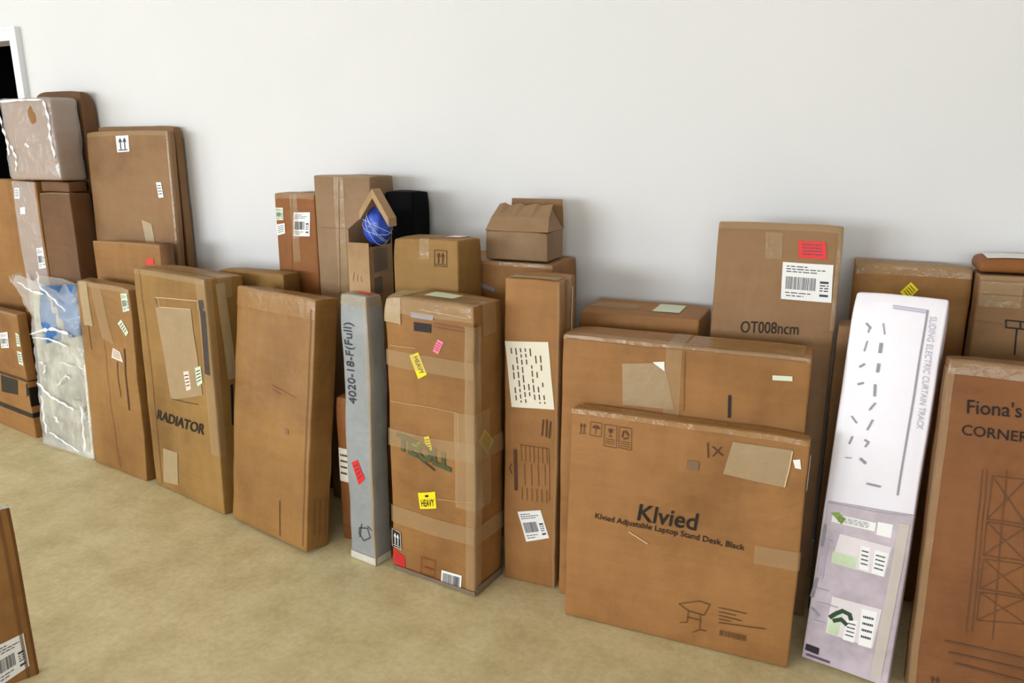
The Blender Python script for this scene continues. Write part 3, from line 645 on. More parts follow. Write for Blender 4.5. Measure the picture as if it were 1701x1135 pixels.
   ('P', 'printed_text_lines', 'F', [[(0.1303, 0.5908), (0.1305, 0.4568), (0.1297, 0.3147)]], 'ink_brown', 0.008, None),
   ('P', 'printed_text_lines', 'F', [[(0.073, 0.5236), (0.0689, 0.4194), (0.0735, 0.3652)]], 'stain_ink', 0.007, None),
   ('Q', 'tape_strip', 'F', [(-0.18, 0.858), (-0.11, 0.858), (-0.1, 0.66), (-0.17, 0.66)], 'tape_dull', '', None),
   ('Q', 'tape_strip', 'F', [(-0.08, 0.858), (0.0, 0.858), (0.05, 0.6), (-0.03, 0.62)], 'tape_clear', '', None),
   ('S', 'tape_strip', [('F', -0.2065, 0.842, 0.2065, 0.862), ('T', -0.2065, -0.035, 0.2065, 0.025)], 'tape_clear', None),
   ('P', 'marker_scribble', 'F', [[(-0.14, 0.66), (-0.13, 0.55)]], 'stain_ink', 0.006, None),
   ('P', 'edge_crease', 'F', [[(-0.02, 0.6), (-0.01, 0.3), (0.01, 0.02)]], 'stain_ink', 0.003, None),
  ]),
 dict(name='small_carton', label='brown carton with white labels, on top of the black taped carton by the doorway',
  cat='cardboard box', group='cartons stacked by the doorway', loc=(-3.9548, 2.3832, 0.3000), yaw=-10.00, lean=0.00, size=(0.615, 0.050, 0.345), col='kraft', opt={'wear': 0.003},
  dec=[
   ('Q', 'shipping_label', 'F', [(0.0976, 0.2251), (0.1884, 0.2432), (0.1792, 0.1609), (0.0888, 0.1448)], 'label_white', 'ship', None),
   ('Q', 'price_sticker', 'F', [(0.2736, 0.2513), (0.3045, 0.2453), (0.3045, 0.1831), (0.2683, 0.1798)], 'label_mint', 'lines', 'upper narrow sticker'),
   ('Q', 'price_sticker', 'F', [(0.2607, 0.157), (0.3045, 0.1559), (0.3045, 0.0861), (0.2564, 0.0878)], 'label_mint', 'lines', 'lower narrow sticker'),
   ('S', 'tape_strip', [('F', -0.3075, 0.335, 0.3075, 0.345), ('T', -0.3075, -0.025, 0.3075, 0.025)], 'tape_clear', None),
   ('S', 'dark_seam', [('F', -0.3, 0.0, 0.3, 0.012)], 'ink_bar', None),
  ]),
 dict(name='small_carton', label='brown carton crossed by wide black tape, lowest by the doorway',
  cat='cardboard box', group='cartons stacked by the doorway', loc=(-3.9522, 2.3818, 0.0000), yaw=-10.00, lean=0.00, size=(0.620, 0.052, 0.298), col='kraft', opt={'wear': 0.003},
  dec=[
   ('Q', 'black_tape', 'F', [(0.0332, 0.294), (0.207, 0.294), (0.1863, 0.2115), (0.0104, 0.1996)], 'tape_black', '', None),
   ('Q', 'black_tape', 'F', [(0.3017, 0.294), (0.307, 0.294), (0.307, 0.2304), (0.2833, 0.2163)], 'tape_black', '', None),
   ('S', 'black_tape', [('R', -0.026, 0.17, 0.026, 0.27)], 'tape_black', None),
   ('S', 'black_strap', [('F', -0.3, 0.11, 0.31, 0.135), ('R', -0.026, 0.11, 0.026, 0.135)], 'tape_black', None),
  ]),
 dict(name='plastic_wrapped_panel', label='clear plastic wrapped white panel with a blue pad at its top',
  cat='package', group='cartons leaning in the front row', loc=(-3.3394, 2.2704, 0.0009), yaw=-7.00, lean=3.00, size=(0.410, 0.035, 0.770), col='greyboard', opt={'wear': 0.002, 'special': 'plastic'},
  dec=[
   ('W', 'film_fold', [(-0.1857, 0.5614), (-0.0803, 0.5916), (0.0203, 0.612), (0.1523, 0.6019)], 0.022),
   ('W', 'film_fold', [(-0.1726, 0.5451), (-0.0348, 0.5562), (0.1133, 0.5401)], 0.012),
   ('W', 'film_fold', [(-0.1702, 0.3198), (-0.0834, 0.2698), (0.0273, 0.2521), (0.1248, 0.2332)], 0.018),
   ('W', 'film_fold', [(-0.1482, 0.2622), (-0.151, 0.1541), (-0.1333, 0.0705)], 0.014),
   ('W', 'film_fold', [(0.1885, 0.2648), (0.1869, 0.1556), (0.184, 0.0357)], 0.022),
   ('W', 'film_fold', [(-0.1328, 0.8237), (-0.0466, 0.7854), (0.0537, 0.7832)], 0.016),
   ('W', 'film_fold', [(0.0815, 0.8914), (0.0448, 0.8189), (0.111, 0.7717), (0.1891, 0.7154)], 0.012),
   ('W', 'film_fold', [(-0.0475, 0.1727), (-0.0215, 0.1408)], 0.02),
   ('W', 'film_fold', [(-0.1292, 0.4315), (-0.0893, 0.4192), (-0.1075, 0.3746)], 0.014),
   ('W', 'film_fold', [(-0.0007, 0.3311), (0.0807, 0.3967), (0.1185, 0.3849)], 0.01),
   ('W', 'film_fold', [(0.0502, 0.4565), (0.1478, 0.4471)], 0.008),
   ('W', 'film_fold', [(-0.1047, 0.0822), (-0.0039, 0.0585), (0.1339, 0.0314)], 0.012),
  ]),
 dict(name='long_carton', label='long tan carton with a vertical tape seam, rising behind the Klvied carton',
  cat='cardboard box', group='cartons standing behind the front row', loc=(-0.3850, 2.1370, 0.0000), yaw=0.00, lean=0.00, size=(0.700, 0.150, 0.878), col='tan', opt={'wear': 0.002},
  dec=[
   ('Q', 'label_pouch', 'F', [(-0.1641, 0.8076), (-0.0408, 0.8251), (-0.0043, 0.6884), (-0.1559, 0.6823)], 'pouch', '', 'torn grey tape patch'),
   ('Q', 'paper_scrap', 'F', [(-0.0738, 0.8232), (-0.0392, 0.8288), (-0.0378, 0.8003), (-0.0522, 0.8094)], 'label_white', '', None),
   ('S', 'tape_strip', [('F', -0.035, 0.4, 0.01, 0.878), ('T', -0.035, -0.075, 0.01, 0.075)], 'tape_clear', None),
   ('P', 'carton_seam', 'F', [[(0.0162, 0.879), (0.0231, 0.6922)]], 'stain_ink', 0.003, None),
   ('P', 'printed_mark', 'F', [[(0.1469, 0.7502), (0.1495, 0.6884)]], 'ink_dark', 0.008, None),
   ('Q', 'pale_sticker', 'F', [(0.2545, 0.8225), (0.3049, 0.8251), (0.3061, 0.8118), (0.2555, 0.809)], 'label_mint', '', None),
   ('S', 'tape_strip', [('F', -0.35, 0.866, 0.35, 0.878), ('T', -0.35, -0.075, 0.35, -0.045)], 'tape_clear', None),
   ('P', 'carton_seam', 'F', [[(-0.34, 0.868), (-0.1, 0.866), (0.0, 0.869), (0.34, 0.868)]], 'stain_ink', 0.003, None),
   ('S', 'tape_strip', [('T', 0.02, -0.06, 0.33, 0.06)], 'tape_brown', None),
  ]),
 dict(name='low_carton', label='low plain carton between the long seamed carton and the white wall',
  cat='cardboard box', group='cartons standing behind the front row', loc=(-0.5675, 2.4200, 0.0000), yaw=0.00, lean=0.00, size=(0.395, 0.240, 0.905), col='tan', opt={'wear': 0.003},
  dec=[
   ('S', 'tape_strip', [('T', -0.19, -0.03, -0.03, 0.04), ('L', -0.03, 0.85, 0.04, 0.905)], 'tape_clear', None),
   ('S', 'top_label', [('T', 0.03, -0.05, 0.12, 0.08)], 'label_mint', None),
  ]),
 dict(name='flat_carton', label='square flat carton printed OT008ncm, against the white wall',
  cat='cardboard box', group='cartons standing behind the front row', loc=(-0.1650, 2.2724, 0.0024), yaw=0.00, lean=5.00, size=(0.352, 0.055, 1.205), col='brown', opt={'wear': 0.002},
  dec=[
   ('T', 'printed_lettering', 'F', [(-0.0849, 0.8728), (0.0806, 0.8809), (-0.086, 0.9081)], 'ink', 'OT008ncm', 0, 0, None),
   ('Q', 'shipping_label', 'F', [(0.0178, 1.0918), (0.1578, 1.0909), (0.162, 0.9809), (0.0224, 0.9828)], 'label_white', 'ship', 'large white barcode label'),
   ('Q', 'red_sticker', 'F', [(0.0538, 1.1554), (0.1289, 1.157), (0.1387, 1.1055), (0.06, 1.1065)], 'red', 'lines', 'bright red sticker'),
   ('Q', 'tape_strip', 'F', [(-0.039, 1.1779), (0.0102, 1.1763), (0.0138, 1.0987), (-0.0323, 1.0998)], 'tape_clear', '', None),
   ('S', 'tape_strip', [('F', -0.176, 1.185, 0.176, 1.205), ('T', -0.176, -0.0275, 0.176, 0.0025)], 'tape_clear', None),
   ('S', 'tape_strip', [('F', 0.164, 0.9, 0.176, 1.2), ('R', -0.0275, 0.9, -0.0155, 1.2)], 'tape_clear', None),
  ]),
 dict(name='tall_carton', label='plain narrow carton just behind the tall white carton',
  cat='cardboard box', group='cartons standing behind the front row', loc=(0.1170, 2.3600, 0.0000), yaw=0.00, lean=0.00, size=(0.190, 0.120, 0.925), col='brown', opt={'wear': 0.002},
  dec=[
  ]),
 dict(name='tall_carton', label='carton with a yellow sticker behind the top of the tall white carton',
  cat='cardboard box', group='cartons standing behind the front row', loc=(0.2070, 2.5250, 0.0000), yaw=0.00, lean=0.00, size=(0.310, 0.110, 1.088), col='kraft', opt={'wear': 0.004, 'crush': 0.008},
  dec=[
   ('Q', 'warning_sticker', 'F', [(0.0001, 1.0403), (0.0214, 1.0202), (-0.0032, 0.9859), (-0.025, 1.0097)], 'yellow', 'lines', 'yellow diamond sticker'),
   ('S', 'tape_strip', [('F', -0.155, 1.058, 0.155, 1.088), ('T', -0.155, -0.055, 0.155, 0.025)], 'tape_clear', None),
  ]),
 dict(name='tall_carton', label='carton with dark line printing behind the corner carton at the right edge',
  cat='cardboard box', group='cartons standing behind the front row', loc=(0.5930, 2.4900, 0.0000), yaw=0.00, lean=0.00, size=(0.450, 0.180, 1.075), col='brown', opt={'wear': 0.003},
  dec=[
   ('P', 'printed_drawing', 'F', [[(-0.1492, 0.9553), (-0.0927, 0.9535)], [(-0.1465, 0.935), (-0.0899, 0.9334)], [(-0.1492, 0.9553), (-0.1465, 0.935)], [(-0.121, 0.9356), (-0.1163, 0.8604)], [(-0.1153, 0.9549), (-0.1122, 0.933)]], 'ink_dark', 0.004, None),
   ('P', 'carton_seam', 'F', [[(-0.2348, 1.0252), (-0.1096, 1.0243)], [(-0.2323, 0.9497), (-0.1476, 0.9435)]], 'stain_ink', 0.002, None),
   ('Q', 'tape_strip', 'F', [(-0.22, 1.06), (-0.12, 1.06), (-0.12, 0.99), (-0.22, 0.99)], 'tape_clear', '', None),
   ('S', 'tape_strip', [('F', -0.225, 1.065, 0.225, 1.075), ('T', -0.225, -0.09, 0.225, -0.05)], 'tape_clear', None),
  ]),
 dict(name='small_carton', label='flattened orange carton with a pale top, lying on the carton at the right edge',
  cat='cardboard box', group='cartons standing behind the front row', loc=(0.5820, 2.4950, 1.0830), yaw=0.00, lean=0.00, size=(0.440, 0.150, 0.040), col='orange', opt={'wear': 0.006, 'rad': 0.016},
  dec=[
   ('S', 'pale_sheet', [('T', -0.2, -0.06, 0.2, 0.06)], 'label_white', None),
  ]),
 dict(name='tall_carton', label='carton with a taped top under the gable topped open carton',
  cat='cardboard box', group='cartons standing behind the front row', loc=(-1.0680, 2.4575, 0.0000), yaw=0.00, lean=0.00, size=(0.400, 0.245, 1.045), col='tan', opt={'wear': 0.004, 'bulge': 0.003},
  dec=[
   ('S', 'tape_strip', [('F', -0.2, 1.033, 0.2, 1.045), ('T', -0.2, -0.1225, 0.2, -0.0225)], 'tape_clear', None),
   ('Q', 'printed_mark', 'F', [(-0.0687, 0.9656), (-0.0175, 0.952), (-0.0176, 0.9392), (-0.0689, 0.9506)], 'ink_grey', '', None),
  ]),
 dict(name='gable_carton', label='carton with top flaps folded into a gable, against the wall',
  cat='cardboard box', group='cartons standing behind the front row', loc=(-1.0090, 2.4200, 1.0500), yaw=0.00, lean=0.00, size=(0.232, 0.150, 0.100), col='grey_tan', opt={'wear': 0.001, 'special': 'gable'},
  dec=[
  ]),
 dict(name='square_carton', label='squat carton with an upward arrow symbol, behind the stickered carton',
  cat='cardboard box', group='cartons standing behind the front row', loc=(-1.2648, 2.2533, 0.0000), yaw=-6.00, lean=0.00, size=(0.266, 0.150, 1.128), col='khaki', opt={'wear': 0.002},
  dec=[
   ('Q', 'handling_symbol', 'F', [(0.0418, 1.0933), (0.0903, 1.0923), (0.0889, 1.0403), (0.0402, 1.0408)], 'none', 'arrows_box', None),
   ('S', 'tape_strip', [('T', -0.02, -0.1, 0.02, 0.1), ('F', -0.02, 1.06, 0.02, 1.128)], 'tape_clear', None),
   ('S', 'top_label', [('T', 0.03, 0.0, 0.09, 0.08)], 'label_pinkish', None),
  ]),
 dict(name='tall_carton', label='tallest plain carton in the middle, beside the open carton with the blue ball',
  cat='cardboard box', group='cartons standing behind the front row', loc=(-1.7245, 2.4350, 0.0000), yaw=0.00, lean=0.00, size=(0.255, 0.160, 1.328), col='grey_tan', opt={'wear': 0.002},
  dec=[
   ('P', 'carton_seam', 'F', [[(-0.009, 1.3266), (-0.0313, 0.8737)]], 'stain_ink', 0.003, None),
   ('S', 'tape_strip', [('F', -0.035, 0.8, 0.01, 1.328), ('T', -0.035, -0.08, 0.01, 0.08)], 'tape_clear', None),
   ('S', 'tape_strip', [('F', -0.1275, 1.322, 0.1275, 1.328), ('T', -0.1275, -0.08, 0.1275, -0.06)], 'tape_clear', None),
   ('P', 'carton_seam', 'F', [[(-0.132, 1.1303), (0.0789, 1.1337)]], 'stain_ink', 0.002, None),
  ]),
 dict(name='tall_carton', label='narrow orange carton with a white label and shiny tape, leftmost of the middle group',
  cat='cardboard box', group='cartons standing behind the front row', loc=(-2.0050, 2.4950, 0.0000), yaw=0.00, lean=0.00, size=(0.200, 0.150, 1.254), col='orange', opt={'wear': 0.002},
  dec=[
   ('Q', 'shipping_label', 'F', [(-0.0049, 1.1788), (0.0755, 1.1812), (0.0678, 1.086), (-0.0133, 1.0825)], 'label_white', 'ship', 'larger white label'),
   ('Q', 'price_sticker', 'F', [(-0.097, 1.1953), (-0.0576, 1.1964), (-0.0592, 1.146), (-0.097, 1.1445)], 'label_mint', 'ship', 'upper small sticker'),
   ('Q', 'price_sticker', 'F', [(-0.097, 1.1276), (-0.0542, 1.1341), (-0.055, 1.0929), (-0.097, 1.0837)], 'label_white', 'lines', 'lower small sticker'),
   ('S', 'tape_strip', [('F', -0.02, 0.98, 0.015, 1.254), ('T', -0.02, -0.07, 0.015, 0.07)], 'tape_clear', None),
   ('P', 'carton_seam', 'F', [[(-0.0074, 1.2521), (-0.0394, 0.8917)]], 'stain_ink', 0.002, None),
   ('S', 'tape_strip', [('F', -0.1, 1.234, 0.1, 1.254), ('T', -0.1, -0.075, 0.1, -0.055)], 'tape_clear', None),
  ]),
 dict(name='black_carton', label='plain black carton behind the blue ball, against the wall',
  cat='cardboard box', group='cartons standing behind the front row', loc=(-1.5225, 2.4850, 0.0000), yaw=0.00, lean=0.00, size=(0.125, 0.130, 1.270), col='black', opt={'wear': 0.001},
  dec=[
  ]),
 dict(name='open_carton', label='narrow open carton with a bent flap, holding the blue ball',
  cat='cardboard box', group='cartons standing behind the front row', loc=(-1.5340, 2.2450, 0.0000), yaw=0.00, lean=0.00, size=(0.088, 0.150, 1.100), col='tan_light', opt={'wear': 0.001, 'special': 'open'},
  dec=[
  ]),
 dict(name='low_carton', label='plain low carton showing between the radiator carton and the orange tan carton',
  cat='cardboard box', group='cartons standing behind the front row', loc=(-2.1400, 2.3350, 0.0000), yaw=0.00, lean=0.00, size=(0.340, 0.100, 0.950), col='khaki', opt={'wear': 0.002},
  dec=[
  ]),
 dict(name='small_carton', label='short orange carton low behind the grey foam package',
  cat='cardboard box', group='cartons standing behind the front row', loc=(-1.5505, 2.1222, 0.0000), yaw=-3.00, lean=0.00, size=(0.105, 0.080, 0.560), col='orange', opt={'wear': 0.003},
  dec=[
   ('Q', 'shipping_label', 'F', [(-0.0495, 0.3635), (0.0014, 0.3637), (-0.0099, 0.234), (-0.0495, 0.234)], 'label_cream', 'lines', 'pale printed label'),
   ('S', 'edge_crease', [('F', -0.05, 0.05, 0.05, 0.056)], 'crease', None),
  ]),
 dict(name='low_carton', label='plain carton with a red sticker standing in front of the tall flat carton',
  cat='cardboard box', group='cartons stacked by the doorway', loc=(-2.9150, 2.3900, 0.0000), yaw=0.00, lean=0.00, size=(0.420, 0.050, 1.022), col='kraft', opt={'wear': 0.002},
  dec=[
   ('Q', 'red_sticker', 'F', [(0.1193, 0.9546), (0.1675, 0.9599), (0.1669, 0.9333), (0.119, 0.9305)], 'red', '', None),
   ('S', 'tape_strip', [('F', -0.21, 1.016, 0.21, 1.022), ('T', -0.21, -0.025, 0.21, -0.005)], 'tape_clear', None),
  ]),
 dict(name='flat_carton', label='tall flat carton with a small white label near its top, by the doorway',
  cat='cardboard box', group='cartons stacked by the doorway', loc=(-2.9775, 2.4550, 0.0007), yaw=0.00, lean=2.00, size=(0.515, 0.040, 1.505), col='brown', opt={'wear': 0.002},
  dec=[
   ('Q', 'price_sticker', 'F', [(-0.059, 1.4848), (0.0208, 1.4866), (0.0191, 1.4161), (-0.0573, 1.4136)], 'label_white', 'arrows', 'white label with a printed symbol'),
   ('Q', 'price_sticker', 'F', [(0.1662, 1.2832), (0.1954, 1.2836), (0.2025, 1.2181), (0.1728, 1.2148)], 'label_white', 'lines', 'narrow white sticker'),
   ('Q', 'tape_strip', 'F', [(0.0563, 1.1152), (0.1145, 1.0983), (0.1263, 1.0092), (0.0722, 0.9985)], 'tape_dull', '', None),
   ('S', 'tape_strip', [('F', -0.2575, 1.485, 0.2575, 1.505), ('T', -0.2575, -0.02, 0.2575, 0.01)], 'tape_clear', None),
   ('S', 'tape_strip', [('F', 0.2495, 0, 0.2575, 1.505), ('R', -0.02, 0, -0.008, 1.505)], 'tape_clear', None),
  ]),
 dict(name='flat_carton', label='slightly taller flat carton directly behind the labelled flat carton, against the wall',
  cat='cardboard box', group='cartons stacked by the doorway', loc=(-2.9775, 2.5625, 0.0000), yaw=0.00, lean=0.00, size=(0.485, 0.045, 1.528), col='brown', opt={'wear': 0.003, 'crush': 0.006},
  dec=[
  ]),
 dict(name='tall_carton', label='narrow upright carton covered in shiny tape beneath the plastic wrapped carton',
  cat='cardboard box', group='cartons stacked by the doorway', loc=(-3.5925, 2.4425, 0.0000), yaw=0.00, lean=0.00, size=(0.215, 0.115, 1.283), col='kraft', opt={'wear': 0.002},
  dec=[
   ('S', 'tape_strip', [('F', -0.06, 0.5, 0.1, 1.283)], 'film', None),
   ('Q', 'price_sticker', 'F', [(-0.0465, 1.2501), (-0.0115, 1.2506), (-0.0195, 1.1997), (-0.0547, 1.1989)], 'label_white', 'lines', None),
   ('Q', 'price_sticker', 'F', [(-0.0254, 1.1569), (0.0104, 1.1607), (0.0066, 1.1264), (-0.0286, 1.1254)], 'label_white', '', None),
   ('Q', 'price_sticker', 'F', [(0.0512, 0.9641), (0.0962, 0.9721), (0.0955, 0.8732), (0.0458, 0.8644)], 'label_white', 'ship', 'white sticker low on the front'),
  ]),
 dict(name='tall_carton', label='plain dark brown upright carton beneath the right end of the plastic wrapped carton',
  cat='cardboard box', group='cartons stacked by the doorway', loc=(-3.3705, 2.4425, 0.0000), yaw=0.00, lean=0.00, size=(0.215, 0.115, 1.232), col='brown_dark', opt={'wear': 0.002},
  dec=[
   ('S', 'tape_strip', [('F', -0.1075, 1.226, 0.1075, 1.232), ('T', -0.1075, -0.0575, 0.1075, -0.0375)], 'tape_clear', None),
  ]),
 dict(name='flat_carton', label='thin dark carton lying between the brown upright carton and the plastic wrapped one',
  cat='cardboard box', group='cartons stacked by the doorway', loc=(-3.3750, 2.4475, 1.2350), yaw=0.00, lean=0.00, size=(0.190, 0.095, 0.048), col='brown_dark', opt={'wear': 0.003},
  dec=[
  ]),
 dict(name='wrapped_carton', label='carton wrapped in shiny clear plastic, topmost of the stack by the doorway',
  cat='cardboard box', group='cartons stacked by the doorway', loc=(-3.4510, 2.4305, 1.2880), yaw=0.00, lean=0.00, size=(0.348, 0.125, 0.362), col='kraft', opt={'wear': 0.004, 'rad': 0.012, 'special': 'wrap'},
  dec=[
   ('Q', 'price_sticker', 'F', [(0.1494, 0.0597), (0.171, 0.0784), (0.171, 0.0333), (0.1707, 0.009)], 'label_white', 'lines', None),
  ]),
 dict(name='tall_carton', label='tallest brown carton with a ragged top, against the wall by the doorway',
  cat='cardboard box', group='cartons stacked by the doorway', loc=(-3.4375, 2.5540, 0.0000), yaw=0.00, lean=0.00, size=(0.325, 0.072, 1.690), col='brown_dark', opt={'wear': 0.005, 'crush': 0.012},
  dec=[
  ]),
 dict(name='tall_carton', label='brown carton cut off by the left edge, beside the shiny taped carton',
  cat='cardboard box', group='cartons stacked by the doorway', loc=(-3.9825, 2.5425, 0.0000), yaw=0.00, lean=0.00, size=(0.355, 0.085, 1.285), col='kraft', opt={'wear': 0.002},
  dec=[
  ]),
 dict(name='flat_carton', label='thin carton at the lower left corner with a large printed shipping label',
  cat='cardboard box', group='', loc=(-2.0701, 0.8431, 0.0000), yaw=64.00, lean=0.00, size=(0.620, 0.030, 0.508), col='kraft', opt={'wear': 0.001},
  dec=[
   ('Q', 'shipping_label', 'F', [(0.2081, 0.1258), (0.2905, 0.1409), (0.2905, 0.0368), (0.2034, 0.004)], 'label_white', 'ship', 'large white shipping label with small print'),
   ('S', 'edge_crease', [('F', 0.28, 0, 0.288, 0.508), ('F', 0.302, 0, 0.31, 0.508)], 'crease', None),
   ('S', 'tape_strip', [('T', 0.0, -0.015, 0.31, 0.015)], 'tape_pale', None),
  ]),
]

def slab(pts, th, V, F):
    """thin board from a 4-point outline (counter-clockwise seen from outside), thickness th along its normal"""
    P = [Vector(p) for p in pts]; n = (P[1] - P[0]).cross(P[2] - P[0]).normalized() * th; b = len(V)
    k = len(P)
    V += [p for p in P] + [p - n for p in P]
    F.append([b + i for i in range(k)]); F.append([b + 2 * k - 1 - i for i in range(k)])
    for i in range(k): F.append([b + i, b + k + i, b + k + (i + 1) % k, b + (i + 1) % k])

for idx, sp in enumerate(BOXES):
    root = thing(sp['name'], sp['label'], sp['cat'], sp['group'], sp['loc'], sp['yaw'], sp['lean'])
    ct = Carton(sp, idx); special = sp['opt'].get('special')
    w2, d2, h = ct.w / 2, ct.d / 2, ct.h
    if special == 'open':
        # front panel cut low, sides and back taller, bent flap over the top
        T = .004; hb = h + .11
        V, F = [], []
        box_vf(-w2, -d2, 0, w2, -d2 + T, h + .005, V, F)
        box_vf(-w2, -d2 + T, 0, -w2 + T, d2 - T, h - .04, V, F); slab([(-w2, -d2 + T, h - .04), (-w2, -d2 + T, h + .05), (-w2, d2 - T, hb), (-w2, d2 - T, h - .04)][::-1], -T, V, F)
        box_vf(w2 - T, -d2 + T, 0, w2, d2 - T, h - .01, V, F)
        box_vf(-w2, d2 - T, 0, w2, d2, hb, V, F); box_vf(-w2 + T, -d2 + T, 0, w2 - T, d2 - T, T, V, F)
        link('body', V, F, 'tan_light', root)
        # flap bent into a steep inverted V above the opening
        ax, az = .060, h + .190
        for sgn, ex, ez in ((-1, .004, h + .112), (1, .122, h + .092)):
            V, F = [], []
            out = [(ax, az), (ex, ez)]; dz = .032
            pts = [(ax, -d2 + .012, az - dz), (ex, -d2 + .012, ez - dz * .9), (ex, -d2 + .012, ez), (ax, -d2 + .012, az)]
            if sgn > 0: pts = pts[:]
            else: pts = pts[::-1]
            slab(pts, .05 if sgn > 0 else .05, V, F)
            link('flap', V, F, 'tan_light', root)
        V, F = [], []; box_vf(-w2 + T, d2 - T - .004, h - .2, w2 - T, d2 - T, hb - .01, V, F); link('interior_shade', V, F, 'inside_dark', root)  # last piece: near-black sheet stands in for shade inside the carton
        V, F = [], []; box_vf(w2, -.05, h - .1, w2 + .002, .04, h - .02, V, F); box_vf(w2, -.05, h - .02 - .16, w2 + .002, .0, h - .12, V, F)
        link('side_label', V, F, 'tape_grey', root)
        V, F = [], []
        for i in range(3): stroke(ct, 'F', [(-.02 + i * .014, h - .10 - i * .006), (-.026 + i * .018, h - .13)], .0015, .0016, V, F)
        link('pencil_mark', V, F, 'ink_brown', root)
    elif special == 'gable':
        V, F = ct.body(skip=('top',)); link('body', V, F, sp['col'], root)
        V, F = [], []; top = h + .09
        ym = .012
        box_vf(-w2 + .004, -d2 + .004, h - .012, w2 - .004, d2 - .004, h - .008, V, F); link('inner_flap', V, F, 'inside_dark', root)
        # front flap folded up and back, ragged upper edge
        V, F = [], []
        xs = [-w2 + .01 + i * (2 * w2 - .022) / 10 for i in range(11)]
        lo = [Vector((-w2 + (2 * w2) * i / 10, -d2 - .001, h)) for i in range(11)]
        mid = [Vector((-w2 + .014 + (2 * w2 - .02) * i / 10, -d2 + .022, h + .045)) for i in range(11)]
        hi = [Vector((-w2 + .022 + (2 * w2 - .034) * i / 10, ym - .012, h + .086 + .005 * math.sin(i * 2.1))) for i in range(11)]
        for rowp in (lo, mid, hi):
            for p in rowp: V.append(p)
        for rr in range(2):
            for i in range(10): a = rr * 11 + i; F.append([a, a + 1, a + 12, a + 11])
        o = link('front_flap', V, F, sp['col'], root); md = o.modifiers.new('thickness', 'SOLIDIFY'); md.thickness = .004
        V2, F2 = [], []
        for i in range(2, 10):
            V2 += [hi[i] + Vector((0, -.003, -.004)), hi[i] + Vector((0, -.006, -.030 - .006 * math.sin(i)))]
        for i in range(7): a = 2 * i; F2.append([a, a + 1, a + 3, a + 2])
        link('crumpled_tape', V2, F2, 'film_white', root)
        V, F = [], []
        slab([(-w2 + .03, d2, h), (w2, d2, h), (w2 - .002, d2 - .012, top + .012), (-w2 + .04, d2 - .012, top + .012)], .004, V, F)
        link('back_flap', V, F, 'brown', root)
        V, F = [], []
        slab([(w2, -d2, h), (w2, d2, h), (w2 - .035, ym + .02, top - .004), (w2 - .05, ym - .01, top - .004)], .004, V, F)
        link('side_flap', V, F, sp['col'], root)
        V, F = [], []
        slab([(-w2, d2, h), (-w2, -d2, h), (-w2 + .02, ym - .01, top - .01), (-w2 + .02, ym + .02, top - .01)], .004, V, F)
        link('side_flap', V, F, 'brown_dark', root)
        V, F = [], []; stroke(ct, 'F', [(-w2 + .005, h - .002), (w2 - .005, h - .002)], .003, .001, V, F); link('fold_crease', V, F, 'stain_ink', root)
    elif special == 'plastic':
        V, F = ct.body(); link('board', V, F, sp['col'], root, True)
        # blue pad behind the film at the top, white foam strip along the right edge
        V, F = [], []
        for i in range(9):
            for j in range(5):
                x = -w2 + .10 + (2 * w2 - .10) * i / 8; z = h - .20 + .23 * j / 4 + (.03 * i / 8) - .05 * (1 - i / 8) * (j == 0)
                V.append((x, -d2 - .008 - .012 * math.sin(i * 1.1 + j), z))
        for i in range(8):
            for j in range(4): a = i * 5 + j; F.append([a, a + 5, a + 6, a + 1])
        o = link('blue_pad', V, F, 'pad_blue', root, True); md = o.modifiers.new('thickness', 'SOLIDIFY'); md.thickness = .008
        V, F = [], []; box_vf(w2 - .006, -d2 - .006, 0.004, w2 + .012, d2 + .004, h * .60, V, F)
        o = link('foam_edge', V, F, 'label_cream', root); md = o.modifiers.new('soft', 'BEVEL'); md.width = .004
        V, F = [], []; box_vf(-w2 - .004, -d2 - .005, 0.0, w2 + .012, d2 + .003, .030, V, F)
        o = link('foam_edge', V, F, 'film_white', root); md = o.modifiers.new('soft', 'BEVEL'); md.width = .006; md.segments = 2
        # loose film, wrinkled, gathered and puffed out at the top
        V, F = [], []; NI, NJ = 60, 84
        for j in range(NJ + 1):
            t = j / NJ; z = .004 + t * (h + .05)
            puff = .010 + .045 * max(0, (t - .72) / .28) ** 1.3
            wx = w2 + .012
            for i in range(NI):
                a = 2 * math.pi * i / NI; ca, sa = math.cos(a), math.sin(a)
                sx = math.copysign(abs(ca) ** .22, ca); sy = math.copysign(abs(sa) ** .35, sa)
                x = sx * wx; y = sy * (d2 + (puff if sa < 0 else .008))
                if ca < 0 and t > .78: x -= .09 * (t - .78) / .22 * abs(sx)
                p = Vector((x, y, z)); nz = noise.noise_vector(Vector((x * 9, y * 9, z * 14)) + Vector((3, 1, 8))); n2 = noise.noise_vector(Vector((x * 26, y * 20, z * 34)))
                amp = (.006 + .014 * max(0, (t - .6) / .4)) * (1 if sa < .2 else .3)
                rg = (.35 - abs(noise.noise(Vector((x * 11 + z * 9, y * 8, z * 7 + x * 5))))) * .020 + (.3 - abs(noise.noise(Vector((x * 24, 4, z * 30 - x * 22))))) * .010
                p += Vector((nz.x * amp * .5, nz.y * amp - (rg if sa < 0 else 0), nz.z * amp * (1 if t > .1 else 0))) + n2 * amp * .4
                if t > .95: p.z += .02 * math.sin(i * .9) * (t - .95) / .05
                p.z = max(p.z, .003); V.append(p)
        for j in range(NJ):
            for i in range(NI):
                a = j * NI + i; b = j * NI + (i + 1) % NI; F.append([a, b, b + NI, a + NI])
        link('plastic_film', V, F, 'film_white', root, True)
    else:
        V, F = ct.body(); bd = link('body', V, F, sp['col'], root, True)
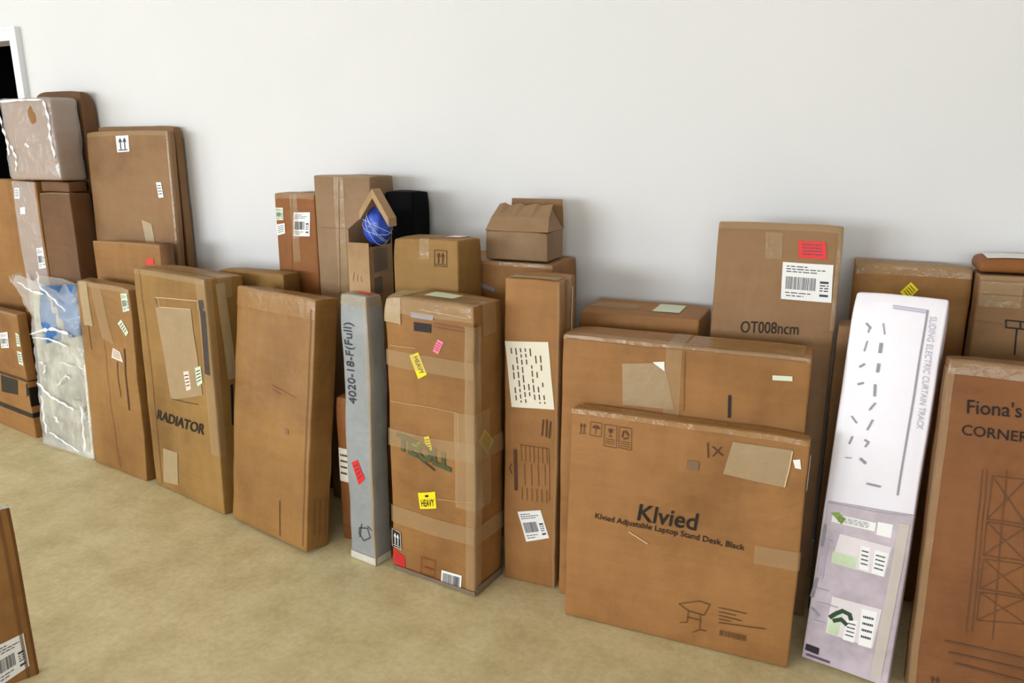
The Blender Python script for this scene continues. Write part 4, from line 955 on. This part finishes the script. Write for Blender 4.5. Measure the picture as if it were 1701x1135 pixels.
        if special == 'wrap':
            V2, F2 = [], []
            sh = Carton(dict(size=(ct.w + .012, ct.d + .012, ct.h + .004), opt=dict(wear=.007, rad=.016, crush=.004)), idx + 40)
            V2, F2 = sh.body()
            V2 = [v + noise.noise_vector(v * 22) * .003 + Vector((0, -.006 * (.35 - abs(noise.noise(Vector((v.x * 14 + v.z * 6, 2, v.z * 9))))), 0)) for v in V2]
            V2 = [Vector((v.x, v.y, max(v.z, .0))) for v in V2]
            link('stretch_film', V2, F2, 'film', root, True)
            # white strips painted as the reflections along the film's edges and folds
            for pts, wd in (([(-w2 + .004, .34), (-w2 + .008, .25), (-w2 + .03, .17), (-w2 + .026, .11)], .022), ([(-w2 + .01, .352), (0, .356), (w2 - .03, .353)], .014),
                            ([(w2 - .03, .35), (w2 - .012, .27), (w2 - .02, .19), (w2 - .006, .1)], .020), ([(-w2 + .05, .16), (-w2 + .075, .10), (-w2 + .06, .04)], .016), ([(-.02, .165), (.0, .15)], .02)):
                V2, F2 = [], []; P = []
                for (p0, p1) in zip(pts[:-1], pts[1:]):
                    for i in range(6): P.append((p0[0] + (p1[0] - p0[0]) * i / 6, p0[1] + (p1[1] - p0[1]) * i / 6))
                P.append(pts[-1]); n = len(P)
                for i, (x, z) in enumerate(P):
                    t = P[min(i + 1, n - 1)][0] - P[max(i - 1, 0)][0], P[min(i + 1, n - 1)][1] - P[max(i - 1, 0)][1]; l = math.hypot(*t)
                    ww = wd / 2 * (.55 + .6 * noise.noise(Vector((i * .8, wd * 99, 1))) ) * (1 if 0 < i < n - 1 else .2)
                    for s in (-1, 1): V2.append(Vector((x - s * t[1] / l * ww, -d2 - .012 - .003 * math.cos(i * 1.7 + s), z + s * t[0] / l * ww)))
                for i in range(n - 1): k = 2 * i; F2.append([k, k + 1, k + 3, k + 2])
                link('film_fold', V2, F2, 'film_glint', root, True)
    decals(ct, root, sp['dec'])

# the blue ball held in the open carton: a lumpy bundle under a net of twine
bloc = Vector((-1.492, 2.235, 1.158))
ball = thing('blue_ball', 'blue net wrapped ball held in the narrow open carton', 'ball', None, bloc)
bm = bmesh.new(); bmesh.ops.create_icosphere(bm, subdivisions=4, radius=1)
for v in bm.verts:
    n = noise.noise(v.co * 2.2) * .10 + noise.noise(v.co * 6) * .05
    v.co = Vector((v.co.x * .050, v.co.y * .050, v.co.z * .066)) * (1 + n)
me = bpy.data.meshes.new('bundle'); bm.to_mesh(me); bm.free()
for p in me.polygons: p.use_smooth = True
me.materials.append(MATS['ball_blue']); o = bpy.data.objects.new('bundle', me); COL.objects.link(o); o.parent = ball
for k in range(5):
    V, F = [], []; ax = Vector((rnd.uniform(-1, 1), rnd.uniform(-.4, .4), rnd.uniform(-1, 1))).normalized()
    q = ax.to_track_quat('Z', 'Y')
    n = 48
    for i in range(n):
        a = 2 * math.pi * i / n; dv = q @ Vector((math.cos(a), math.sin(a), 0))
        for s in range(4):
            b = s * math.pi / 2; r_ = 1.06 + .02 * math.cos(b)
            p = Vector((dv.x * .050, dv.y * .050, dv.z * .066)) * r_ * (1 + noise.noise(dv * 2.2) * .10 + noise.noise(dv * 6) * .05) + ax * .0013 * math.sin(b)
            V.append(p)
    for i in range(n):
        for s in range(4): F.append([i * 4 + s, ((i + 1) % n) * 4 + s, ((i + 1) % n) * 4 + (s + 1) % 4, i * 4 + (s + 1) % 4])
    link('twine', V, F, 'twine', ball, True)

# cardboard tube with a dark open mouth standing beside the low carton
tube = thing('cardboard_tube', 'dark mouthed cardboard tube standing behind the radiator carton', 'tube', None, (-2.672, 2.372, 0))
def ring_tube(r0, r1, z0, z1, n=28):
    V, F = [], []
    for (r_, z) in ((r0, z0), (r0, z1), (r1, z1), (r1, z0)):
        for i in range(n): a = 2 * math.pi * i / n; V.append((r_ * math.cos(a), r_ * math.sin(a), z))
    for k in range(4):
        for i in range(n): F.append([k * n + i, k * n + (i + 1) % n, ((k + 1) % 4) * n + (i + 1) % n, ((k + 1) % 4) * n + i])
    return V, F
V, F = ring_tube(.026, .022, 0, 1.03); link('wall', V, F, 'brown_dark', tube, True)
V, F = ring_tube(.0215, .0005, .96, 1.005); link('mouth_shade', V, F, 'inside_dark', tube, True)  # dark disc stands in for the shade down the tube mouth
